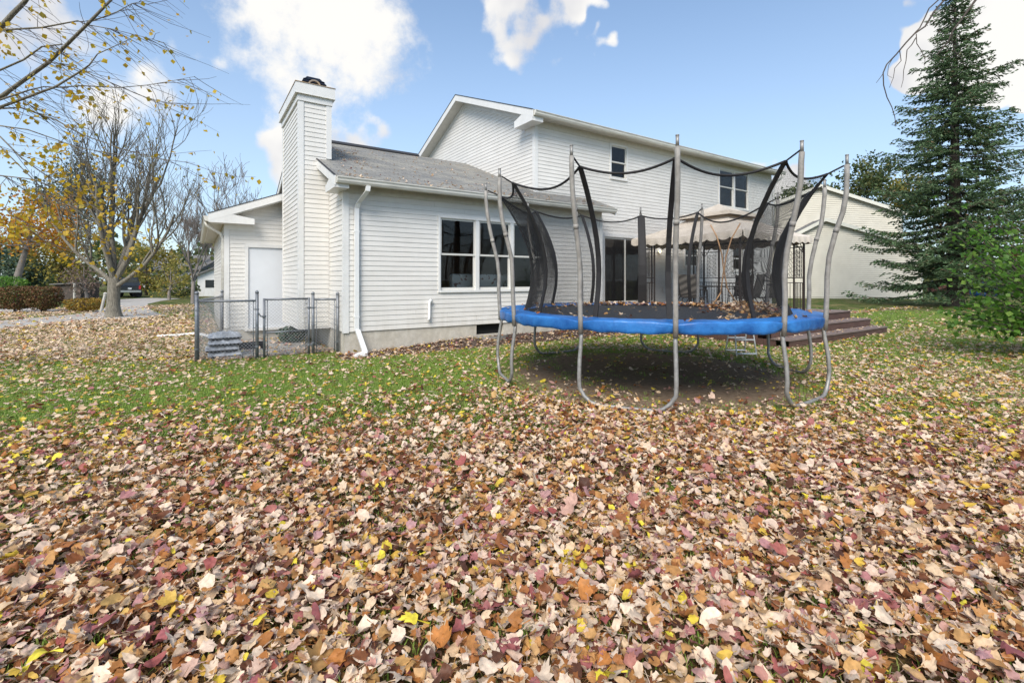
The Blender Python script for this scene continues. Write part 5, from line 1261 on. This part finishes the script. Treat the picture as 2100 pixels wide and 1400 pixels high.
# left: white gabled garage and a grey house beyond the drive
P0 = at(442, 44); T = bldg_frame(P0, R(-30)); nb = thing('white_garage', 'far white gabled garage glimpsed past the garage wall corner', 'garage', (P0[0], P0[1], 0))
m = MB(); m.prism([T(-3, 0, 0), T(1.4, 0, 0), T(1.4, 0, 1.9), T(-.8, 0, 3.0), T(-3, 0, 1.9)], Vector(T(0, 6, 0)) - Vector(T(0, 0, 0))); m.build('wall', 'trim', nb)
for ua, ub, za, zb in ((-3.3, -.8, 1.8, 3.02), (-.8, 1.75, 3.02, 1.75)):
    m = MB(); m.hexa([T(ua, -.3, za), T(ub, -.3, zb), T(ub, 6, zb), T(ua, 6, za), T(ua, -.3, za + .15), T(ub, -.3, zb + .15), T(ub, 6, zb + .15), T(ua, 6, za + .15)]); m.build('roof', 'roofgrey', nb)
m = MB(); m.hexa([T(.1, -.03, .8), T(.8, -.03, .8), T(.8, -.01, .8), T(.1, -.01, .8), T(.1, -.03, 1.5), T(.8, -.03, 1.5), T(.8, -.01, 1.5), T(.1, -.01, 1.5)]); m.build('window', 'carglass', nb)
P0 = at(410, 66); T = bldg_frame(P0, R(10)); nb = thing('grey_house', 'distant blue-grey house behind the parked pickup', 'house', (P0[0], P0[1], 0))
m = MB(); m.prism([T(0, 0, 0), T(10.5, 0, 0), T(10.5, 0, 2.9), T(0, 0, 2.9)], Vector(T(0, 8, 0)) - Vector(T(0, 0, 0))); m.build('wall', 'greyh', nb)
m = MB(); m.prism([T(-.4, -.5, 2.9), T(-.4, 8.5, 2.9), T(-.4, 4, 5.2)], Vector(T(11, 0, 0)) - Vector(T(0, 0, 0))); m.build('roof', 'roofgrey', nb)
for u in (1.5, 4.5, 8):
    m = MB(); m.hexa([T(u, -.05, .9), T(u + 1.1, -.05, .9), T(u + 1.1, -.01, .9), T(u, -.01, .9), T(u, -.05, 2.2), T(u + 1.1, -.05, 2.2), T(u + 1.1, -.01, 2.2), T(u, -.01, 2.2)]); m.build('window', 'carglass', nb)
P0 = at(165, 33); T = bldg_frame(P0, R(0)); nb = thing('dark_shed', 'low dark lean-to shed behind the ornamental tree', 'shed', (P0[0], P0[1], 0))
m = MB(); m.prism([T(0, 0, 0), T(1.8, 0, 0), T(1.8, 0, 1.15), T(0, 0, 1.25)], Vector(T(0, 1.5, 0)) - Vector(T(0, 0, 0))); m.build('wall', 'barkd', nb)
m = MB(); m.hexa([T(-.2, -.2, 1.26), T(2, -.2, 1.16), T(2, 1.7, 1.16), T(-.2, 1.7, 1.26), T(-.2, -.2, 1.33), T(2, -.2, 1.23), T(2, 1.7, 1.23), T(-.2, 1.7, 1.33)]); m.build('roof', 'roofgrey', nb)
P0 = at(2140, 50); T = bldg_frame(P0, R(0)); nb = thing('garden_wall', 'low red-brown garden wall behind the spruce trunk', 'wall', (P0[0], P0[1], 0))
m = MB(); m.prism([T(0, 0, -.02), T(12, 0, -.02), T(12, 0, .8), T(0, 0, .8)], Vector(T(0, .3, 0)) - Vector(T(0, 0, 0))); m.build('wall_body', 'brick', nb)
m = MB(); m.prism([T(-.1, -.06, .8), T(12.1, -.06, .8), T(12.1, -.06, .88), T(-.1, -.06, .88)], Vector(T(0, .42, 0)) - Vector(T(0, 0, 0))); m.build('coping', 'brick', nb)
cx, cy, _ = at(2018, 44); m = MB(); m.lathe((cx, cy, 0), [(.95, 0), (1.0, .3), (.9, .9), (.6, 1.35), (.2, 1.5)], 14); tag(m.build('tarp_cover', 'tarp', None, True), 'blue tarp-covered heap behind the spruce trunk', 'tarp')
for px, d, x2, y2, lab in ((153, 31, 153, 583, 'upright weathered post beside the dark shed'), (206, 22, 216, 602, 'leaning pale post beside the golden shrub')):
    a = at(px, d); b = at(x2, d, zpx(y2, d)); m = MB(); m.tube([(a[0], a[1], -.03), b], .075 if d > 25 else .055, 8); m.lathe((b[0], b[1], b[2] - .01), [(.08, 0), (.085, .02), (.03, .06)], 8); tag(m.build('fence_post', 'postw'), lab, 'post')

# --- pickup on the drive, seen from behind
pc = at(266, 40); ca, sa = math.cos(R(-38)), math.sin(R(-38)); pk = thing('pickup_truck', 'dark grey pickup parked on the drive behind the bare maple', 'pickup', (pc[0], pc[1], 0))
def CT(x, y, z): return (pc[0] + x * ca - y * sa, pc[1] + x * sa + y * ca, z)   # x right, y forward
CT0 = CT
def CT(x, y, z):                                 # x: to the right as the camera sees it, y: away
    return (pc[0] + x * RX + y * (VX * .72 - RX * .69), pc[1] + x * RY + y * (VY * .72 - RY * .69), z)
def hx(m, x0, x1, y0, y1, z0, z1, tx=0, ty=0): m.hexa([CT(x0, y0, z0), CT(x1, y0, z0), CT(x1, y1, z0), CT(x0, y1, z0), CT(x0 + tx, y0 + ty, z1), CT(x1 - tx, y0 + ty, z1), CT(x1 - tx, y1 - ty, z1), CT(x0 + tx, y1 - ty, z1)])
m = MB(); hx(m, -.95, .95, 0, 5.2, .42, .95); hx(m, -.95, .95, 0, 5.1, .951, 1.08, .03, .03); b_ = m.build('body', 'carp', pk); bv = b_.modifiers.new('b', 'BEVEL'); bv.width = .04; bv.segments = 2
m = MB(); hx(m, -.90, .90, .1, 3.2, 1.06, 1.72, .16, .18); c_ = m.build('cab', 'carp', pk)
m = MB(); hx(m, -.76, .76, .16, .2, 1.16, 1.58, .09, .0); m.build('rear_window', 'carglass', pk)
m = MB(); hx(m, -.96, .96, -.10, .02, .45, .62); m.build('bumper', 'chrome', pk)
for s in (-1, 1):
    m = MB(); hx(m, s * .86 - .09, s * .86 + .09, -.015, .03, .72, 1.02); m.build('tail_lamp', 'redlamp', pk)
    for y in (.95, 4.2):
        m = MB(); m.tube([CT(s * .92, y, .36), CT(s * .70, y, .36)], .36, 18); m.build('wheel', 'rubber', pk)
m = MB(); hx(m, -.16, .16, -.012, -.004, .70, .84); m.build('licence_plate', 'plate', pk)

# ------------------------------------------------------------------ fallen leaves and grass
rn = np.random.default_rng(101)
def vnoise(x, y, s, seed):
    g = np.random.default_rng(seed).random((128, 128)); fx, fy = x * s + 500, y * s + 500; i, j = np.floor(fx).astype(int), np.floor(fy).astype(int); u, v = fx - i, fy - j
    u = u * u * (3 - 2 * u); v = v * v * (3 - 2 * v)
    return (g[i % 128, j % 128] * (1 - u) + g[(i + 1) % 128, j % 128] * u) * (1 - v) + (g[i % 128, (j + 1) % 128] * (1 - u) + g[(i + 1) % 128, (j + 1) % 128] * u) * v
def fbm(x, y, s, seed): return .55 * vnoise(x, y, s, seed) + .3 * vnoise(x, y, s * 2.3, seed + 1) + .15 * vnoise(x, y, s * 5.1, seed + 2)
def leaf_mesh(k):
    r = random.Random(300 + k); lob = [0, 38, 76, 118, 180, 242, 284, 322]
    angs = []; rad = []
    if k % 5 == 4: pts = [(90, 1.0), (75, .80), (60, .64), (42, .54), (25, .50), (5, .50), (-18, .52), (-42, .58), (-66, .64), (-90, .72)]
    elif k % 3 != 2:                               # five-lobed maple
        pts = [(90, 1.0), (77, .76), (66, .80), (52, .62), (35, .94), (20, .74), (4, .68), (-14, .76), (-40, .52), (-90, .34)]
    else:                                        # plainer, crumpled outline
        pts = [(90, .95), (74, .80), (58, .78), (42, .72), (25, .80), (8, .66), (-10, .62), (-30, .55), (-58, .45), (-90, .40)]
    half = [(math.cos(R(a)) * q * r.uniform(.9, 1.1), math.sin(R(a)) * q * r.uniform(.93, 1.07)) for a, q in pts]
    outl = half + [(-x * r.uniform(.88, 1.1), y * r.uniform(.95, 1.05)) for x, y in half[-2:0:-1]]
    tear = r.choice((1, 1, 1, .45, .65)); outl = [(x * (tear if x > 0 else 1), y * (r.uniform(.7, 1) if y > .5 and k % 4 == 1 else 1)) for x, y in outl]; stretch_ = r.uniform(.75, 1.1); outl = [(x * stretch_, y) for x, y in outl]
    n = len(outl); V = [(0, -.05, 0)]
    for f in (.55, 1.0): V += [(x * f, y * f, 0) for x, y in outl]
    c1, c2, c3 = r.uniform(-.4, .8), r.uniform(-.4, .7), r.uniform(-.5, .5); roll = r.random() < .4; w1, w2, w3_ = r.uniform(3, 7), r.uniform(3, 7), r.uniform(0, 6); W = []
    for i, (x, y, z) in enumerate(V):
        z = c1 * x * x + c2 * y * y + c3 * x * y + r.uniform(-.08, .08) * (i > n) + .09 * math.sin(w1 * x + w3_) * math.sin(w2 * y) - .10 * abs(x) * (r.random() > .0)
        if roll and abs(x) > .35: z += (abs(x) - .35) ** 1.1 * 1.5; x *= .78
        W.append((x * .5, y * .5, z * .5))
    F = [(0, 1 + j, 1 + (j + 1) % n) for j in range(n)] + [(1 + j, 1 + n + j, 1 + n + (j + 1) % n, 1 + (j + 1) % n) for j in range(n)]
    st = len(W); W += [(-.008, -.15, .0), (.008, -.15, .0), (.012, -.62, .02 + .1 * r.random()), (.0, -.62, .02)]; F.append((st, st + 1, st + 2, st + 3))
    me = bpy.data.meshes.new('leaf_shape'); me.from_pydata(W, [], F); me.materials.append(MAT['litter']); me.polygons.foreach_set('use_smooth', [True] * len(F)); return me
LM = [leaf_mesh(k) for k in range(30)]
leafcol = bpy.data.collections.new('leaf_shapes')
for k, me in enumerate(LM):
    o = bpy.data.objects.new('leaf_shape', me); leafcol.objects.link(o)
def tuft_mesh(k):
    r = random.Random(700 + k); V = []; F = []
    for b in range(16):
        x, y = r.gauss(0, .05), r.gauss(0, .05); a = r.uniform(0, 6.28); h = r.uniform(.022, .055); ln = r.uniform(.01, .045); w_ = r.uniform(.0022, .004); i = len(V); ca, sa = math.cos(a), math.sin(a)
        for f, ww in ((0, 1), (.55, .8)):
            q = ln * f * f
            V += [(x + ca * q - sa * w_ * ww, y + sa * q + ca * w_ * ww, h * f), (x + ca * q + sa * w_ * ww, y + sa * q - ca * w_ * ww, h * f)]
        V.append((x + ca * ln, y + sa * ln, h * .95)); F += [(i, i + 1, i + 3, i + 2), (i + 2, i + 3, i + 4)]
    me = bpy.data.meshes.new('grass_tuft'); me.from_pydata(V, [], F); me.materials.append(MAT['grass']); return me
grasscol = bpy.data.collections.new('grass_shapes')
for k in range(6):
    o = bpy.data.objects.new('grass_tuft_shape', tuft_mesh(k)); grasscol.objects.link(o)
def scatter(name, P, rot, sc, idx, lc, coll):
    me = bpy.data.meshes.new(name); me.vertices.add(len(P)); me.vertices.foreach_set('co', np.asarray(P, np.float32).ravel())
    for nm, ty, arr in (('rot', 'FLOAT_VECTOR', rot), ('sc', 'FLOAT', sc), ('pick', 'INT', idx), ('lc', 'FLOAT', lc)):
        at_ = me.attributes.new(nm, ty, 'POINT'); at_.data.foreach_set('vector' if ty == 'FLOAT_VECTOR' else 'value', np.asarray(arr, np.int32 if ty == 'INT' else np.float32).ravel())
    o = bpy.data.objects.new(name, me); col.objects.link(o); WORLD[o.name] = Vector((0, 0, 0))
    ng = bpy.data.node_groups.new(name, 'GeometryNodeTree'); ng.interface.new_socket('Geometry', in_out='INPUT', socket_type='NodeSocketGeometry'); ng.interface.new_socket('Geometry', in_out='OUTPUT', socket_type='NodeSocketGeometry')
    nd = ng.nodes; lk = ng.links.new; gi = nd.new('NodeGroupInput'); go = nd.new('NodeGroupOutput'); ip = nd.new('GeometryNodeInstanceOnPoints'); ci = nd.new('GeometryNodeCollectionInfo')
    ci.inputs['Collection'].default_value = coll; ci.inputs['Separate Children'].default_value = True; ci.inputs['Reset Children'].default_value = True
    def na(nm, ty):
        q = nd.new('GeometryNodeInputNamedAttribute'); q.data_type = ty; q.inputs['Name'].default_value = nm; return [s for s in q.outputs if s.enabled and s.name == 'Attribute'][0]
    er = nd.new('FunctionNodeEulerToRotation'); lk(na('rot', 'FLOAT_VECTOR'), er.inputs[0])
    lk(gi.outputs[0], ip.inputs['Points']); lk(ci.outputs[0], ip.inputs['Instance']); ip.inputs['Pick Instance'].default_value = True
    lk(na('pick', 'INT'), ip.inputs['Instance Index']); lk(er.outputs[0], ip.inputs['Rotation']); lk(na('sc', 'FLOAT'), ip.inputs['Scale']); lk(ip.outputs[0], go.inputs[0])
    md = o.modifiers.new('scatter', 'NODES'); md.node_group = ng; return o
def blocked(x, y):
    b = (x > FX0 - .02) & (x < FX1) & (y > FY - .02); b |= (x > GX) & (y > RYW - .05); b |= (x > GX0 - .05) & (y > GY - .1); b |= (x > DX0 - .05) & (x < DX1) & (y > 5.15)
    return b
def cell(x, y):
    dv = x * VX + y * VY; lat = x * RX + y * RY; return dv, lat, 1050 + FPX * lat / np.maximum(dv, .2)
def inpoly(x, y, poly):
    c = np.zeros(len(x), bool); j = len(poly) - 1
    for i in range(len(poly)):
        xi, yi = poly[i]; xj, yj = poly[j]; c ^= ((yi > y) != (yj > y)) & (x < (xj - xi) * (y - yi) / (yj - yi + 1e-12) + xi); j = i
    return c
bedp = [gp(*p) for p in [(-60, 634), (60, 631), (130, 636), (110, 641), (30, 642), (-60, 644)]]
def ldens(x, y):
    dv, lat, px = cell(x, y); d = np.ones_like(x); nz = fbm(x, y, .9, 5); nz2 = fbm(x, y, 2.6, 9)
    left = np.clip((1250 - px) / 300, 0, 1); far = np.clip((dv - 2.9 + 3.8 * (nz - .5)) / 2.6, 0, 1)
    mid = np.where(dv < 10.5, .17, .30) + .55 * np.clip((520 - px) / 350, 0, 1) * np.clip((dv - 6) / 3, 0, 1)
    mid = np.minimum(mid, 1.05)
    rgt = .70 - .42 * np.clip((dv - 6.5) / 5, 0, 1) - .25 * np.clip((dv - 13) / 6, 0, 1)
    base = left * mid + (1 - left) * rgt; d = 1.0 * (1 - far) + base * far
    d *= np.clip(.42 + 1.25 * nz * (.5 + nz2), .2, 1.35) if True else 1
    td = np.hypot(x - TC[0], y - TC[1]); d *= np.where(td < 2.45, .07 + .22 * np.clip((td - 1.7) / .75, 0, 1), 1)
    near = (y > 8.9) & (y < FY) & (x > 2.3); d = np.where(near, .50, d)
    if len(x): d = np.where(inpoly(x, y, drive) | inpoly(x, y, bedp), .12, d)
    d = np.where((px < 460) & (dv > 8.6) & (dv < 18), np.maximum(d * 1.5, .85), d)
    d = np.where(inpoly(x, y, drive), .10, d)
    pat = (y > 10.15) & (y < 13.4) & (x > .25) & (x < 2.4); d = np.where(pat, .25 + .5 * (y > 12.7) + .5 * ((x > 1.7) & (y < 10.9)) + .3 * (x < .5), d)
    return d
def ring(n, r0, r1, a0, a1):
    r = np.sqrt(rn.uniform(r0 * r0, r1 * r1, n)); a = np.radians(rn.uniform(a0, a1, n)) + YAW; return r * np.sin(a), r * np.cos(a), np.pi * (r1 * r1 - r0 * r0) * (a1 - a0) / 360
XS, YS = [], []
for r0, r1, a0, a1, dm in ((.25, 1.3, -180, 180, 1100), (1.3, 3.2, -95, 95, 1800), (3.2, 6.5, -75, 75, 1400), (6.5, 11, -64, 64, 760), (11, 18, -56, 56, 340), (18, 34, -52, 52, 130)):
    area = np.pi * (r1 * r1 - r0 * r0) * (a1 - a0) / 360; n = int(area * dm); x, y, _ = ring(n, r0, r1, a0, a1)
    keep = (rn.random(n) < ldens(x, y) / 1.05) & ~blocked(x, y); XS.append(x[keep]); YS.append(y[keep])
x = np.concatenate(XS); y = np.concatenate(YS); n = len(x); dv, lat, px = cell(x, y); dist = np.hypot(x, y)
sc = np.clip(.066 * np.exp(rn.normal(0, .33, n)), .03, .135) * np.where(dist > 11, 1.25, 1.0) * np.where(dist > 18, 1.4, 1)
tl = np.where(dist < 6, .40, .30); rot = np.stack([rn.normal(0, 1, n) * tl, rn.normal(0, 1, n) * tl, rn.uniform(0, 6.283, n)], 1); flip = rn.random(n) < .35; rot[:, 0] += flip * math.pi
z = bedh(x, y) + .018 + rn.random(n) ** 1.5 * np.where(dist < 6.5, .060, .045) + np.abs(rot[:, 1]) * sc * .2
lc = rn.random(n); lc = np.where(rn.random(n) < .20, .44 + .24 * rn.random(n), lc); lc = np.where((lc > .93) & (dist < 5) & (rn.random(n) < .6), .25, lc)
mul = (rn.random(n) < .17 * np.clip((dist - 4.5) / 3, 0, 1)); lc = np.where(mul, .90 + .10 * rn.random(n), lc); pale = (dist > 8) & (rn.random(n) < np.where((px < 450) & (dv > 9), .62, .35)); lc = np.where(pale, .42 + .20 * rn.random(n), lc)
pick = rn.integers(0, 30, n); PX = np.stack([x, y, z], 1)
# the 300 that show largest become things of their own
fwd = np.where((dv > 1.55) & (np.abs(lat / np.maximum(dv, .1)) < 1.06), sc / np.maximum(dist, .1) * (z > .03), 0); top = np.argsort(-fwd)[:300]; rest = np.ones(n, bool); rest[top] = False
CLS = [('dark_brown', (.11,.045,.024), 'dark brown crumpled maple leaf in the foreground leaf carpet'), ('rust', (.45,.18,.048), 'rust-orange maple leaf in the foreground leaf carpet'), ('tan', (.55,.31,.11), 'tan dry maple leaf in the foreground leaf carpet'), ('pale', (.76,.60,.45), 'pale pinkish-beige curled maple leaf in the foreground leaf carpet'),
       ('plum', (.37,.12,.12), 'plum-red maple leaf in the foreground leaf carpet'), ('yellow', (.74,.61,.06), 'bright yellow maple leaf in the foreground leaf carpet')]
CM = []
for nm, c_, lab in CLS: CM.append(foliage('leaf_' + nm, [tuple(q * .75 for q in c_), c_, tuple(min(1, q * 1.2) for q in c_)], rough=.55, trans=.18, island=False))
for i in top:
    v = lc[i]; k = 0 if v < .10 else 1 if v < .26 else 2 if v < .40 else 3 if v < .70 else 4 if v < .87 else 5
    if k == 5 and rn.random() < .5: k = 2
    o = bpy.data.objects.new('fallen_leaf', LM[pick[i]]); col.objects.link(o); o.location = PX[i]; o.rotation_euler = rot[i]; o.scale = (sc[i],) * 3
    o.material_slots[0].link = 'OBJECT'; o.material_slots[0].material = CM[k]; tag(o, CLS[k][2], 'leaf', CLS[k][0].replace('_', ' ') + ' leaves on the lawn')
print('leaves', n)
o = scatter('leaf_litter', PX[rest], rot[rest], sc[rest], pick[rest], lc[rest], leafcol); tag(o, 'thick carpet of fallen maple leaves covering the lawn', 'fallen leaves', kind='stuff')
# leaves on roof, trampoline and steps
def leaves_on(name, label, P, smin=.06, smax=.11, bias=None, tilt=.3):
    P = np.asarray(P); n = len(P); rot = np.stack([rn.normal(0, tilt, n), rn.normal(0, tilt, n), rn.uniform(0, 6.28, n)], 1)
    l = rn.random(n) if bias is None else np.clip(rn.normal(bias[0], bias[1], n), 0, 1)
    o = scatter(name, P, rot, rn.uniform(smin, smax, n), rn.integers(0, 30, n), l, leafcol); tag(o, label, 'fallen leaves', kind='stuff')
Rp = []
for _ in range(420):
    X, Y = rn.uniform(2.3, 9.4), rn.uniform(9.15, 13.7)
    if X > GX - .05 and Y > RYW - .05: continue
    if rn.random() < .35: Y = rn.uniform(9.14, 9.6)
    if CX0 < X < CX1 + .1 and Y > CY0 - .1: continue
    Rp.append((X, Y, zf(Y) + .022))
for _ in range(60): X = rn.uniform(2.75, 3.4); Rp.append((X, rn.uniform(10.7, 12.6), 0)); Rp[-1] = (X, Rp[-1][1], zf(Rp[-1][1]) + .03)
leaves_on('roof_leaf_litter', 'scattered pale leaves lying on the family room roof', Rp, .05, .095, (.55, .12))
Mp = []
for _ in range(420):
    a = rn.normal(22, 42); r = 1.95 - abs(rn.normal(0, .11)); p = pol(a, r, 0); Mp.append((p[0], p[1], 1.012 + .05 * rn.random() * (r > 1.7)))
for _ in range(260):
    a = rn.normal(-28, 14); r = 1.9 - abs(rn.normal(0, .28)); p = pol(a, r, 0); Mp.append((p[0], p[1], 1.012 + .13 * rn.random() * (r > 1.6)))
for _ in range(45):
    a = rn.uniform(0, 360); r = 1.95 * math.sqrt(rn.random()); p = pol(a, r, 0); Mp.append((p[0], p[1], .985 + .03 * (r / 2) ** 2 + .008))
for _ in range(50):
    a = rn.uniform(255, 300); r = 1.9 - abs(rn.normal(0, .18)); p = pol(a, r, 0); Mp.append((p[0], p[1], 1.015))
for _ in range(40):
    a = rn.uniform(0, 360); p = pol(a, rn.uniform(2.0, 2.3), 0); Mp.append((p[0], p[1], 1.052))
leaves_on('mat_leaf_litter', 'drift of brown leaves on the trampoline mat along the far net', Mp, .07, .12, (.36, .2), .4)
Sp = [(rn.uniform(DX0, DX1), rn.uniform(5.18, 5.5), .215) for _ in range(60)] + [(rn.uniform(DX0, DX1), rn.uniform(5.57, 5.9), .415) for _ in range(50)] + [(rn.uniform(DX0, DX1), rn.uniform(6.05, 9.9), .615) for _ in range(160)]
leaves_on('deck_leaf_litter', 'dry leaves scattered on the deck and its steps', Sp, .06, .10, (.5, .15))
# bed of bark chips
Cp = [(rn.uniform(2.3, 10.5), 9.6 - abs(rn.normal(0, .26)), .02) for _ in range(900)]; Cp = [(c[0], c[1], .025 + float(bedh(np.float64(c[0]), np.float64(c[1])))) for c in Cp if c[1] > 8.95]
leaves_on('bark_chips', 'dark bark chips and leaf scraps along the foundation', Cp, .03, .07, (.05, .06), .5)
# grass
GXs, GYs = [], []
for r0, r1, a0, a1, dm in ((.3, 1.4, -180, 180, 60), (1.4, 6, -85, 85, 260), (6, 11, -60, 60, 640), (11, 17, -58, 58, 260), (17, 30, -54, 54, 60)):
    area = np.pi * (r1 * r1 - r0 * r0) * (a1 - a0) / 360; n = int(area * dm); x, y, _ = ring(n, r0, r1, a0, a1); td = np.hypot(x - TC[0], y - TC[1])
    den = np.clip(.45 + .9 * fbm(x, y, .7, 40), 0, 1) * np.where(td < 2.5, .015 + .30 * np.clip((td - 1.95) / .55, 0, 1), 1)
    dv_, lat_, px_ = cell(x, y); den = den * np.where((px_ < 460) & (dv_ > 8.6) & (dv_ < 19), .30, 1)
    den = den * (.30 + .70 * np.clip((x * VX + y * VY - 3.8) / 1.8, 0, 1))
    keep = (rn.random(n) < den) & ~blocked(x, y) & ~((y > 8.95) & (y < FY) & (x > 2.2)) & ~((y > 10.15) & (y < 13.4) & (x > .25) & (x < 2.4)); GXs.append(x[keep]); GYs.append(y[keep])
x = np.concatenate(GXs); y = np.concatenate(GYs); n = len(x); dist = np.hypot(x, y)
k_ = ~inpoly(x, y, drive); x, y, dist = x[k_], y[k_], dist[k_]; n = len(x)
print('grass', n)
o = scatter('grass', np.stack([x, y, np.zeros(n)], 1), np.stack([np.zeros(n), np.zeros(n), rn.uniform(0, 6.28, n)], 1), rn.uniform(.7, 1.15, n) * np.where(dist > 11, 1.2, 1), rn.integers(0, 6, n), rn.random(n), grasscol); tag(o, 'short green lawn grass showing between the fallen leaves', 'grass', kind='stuff')
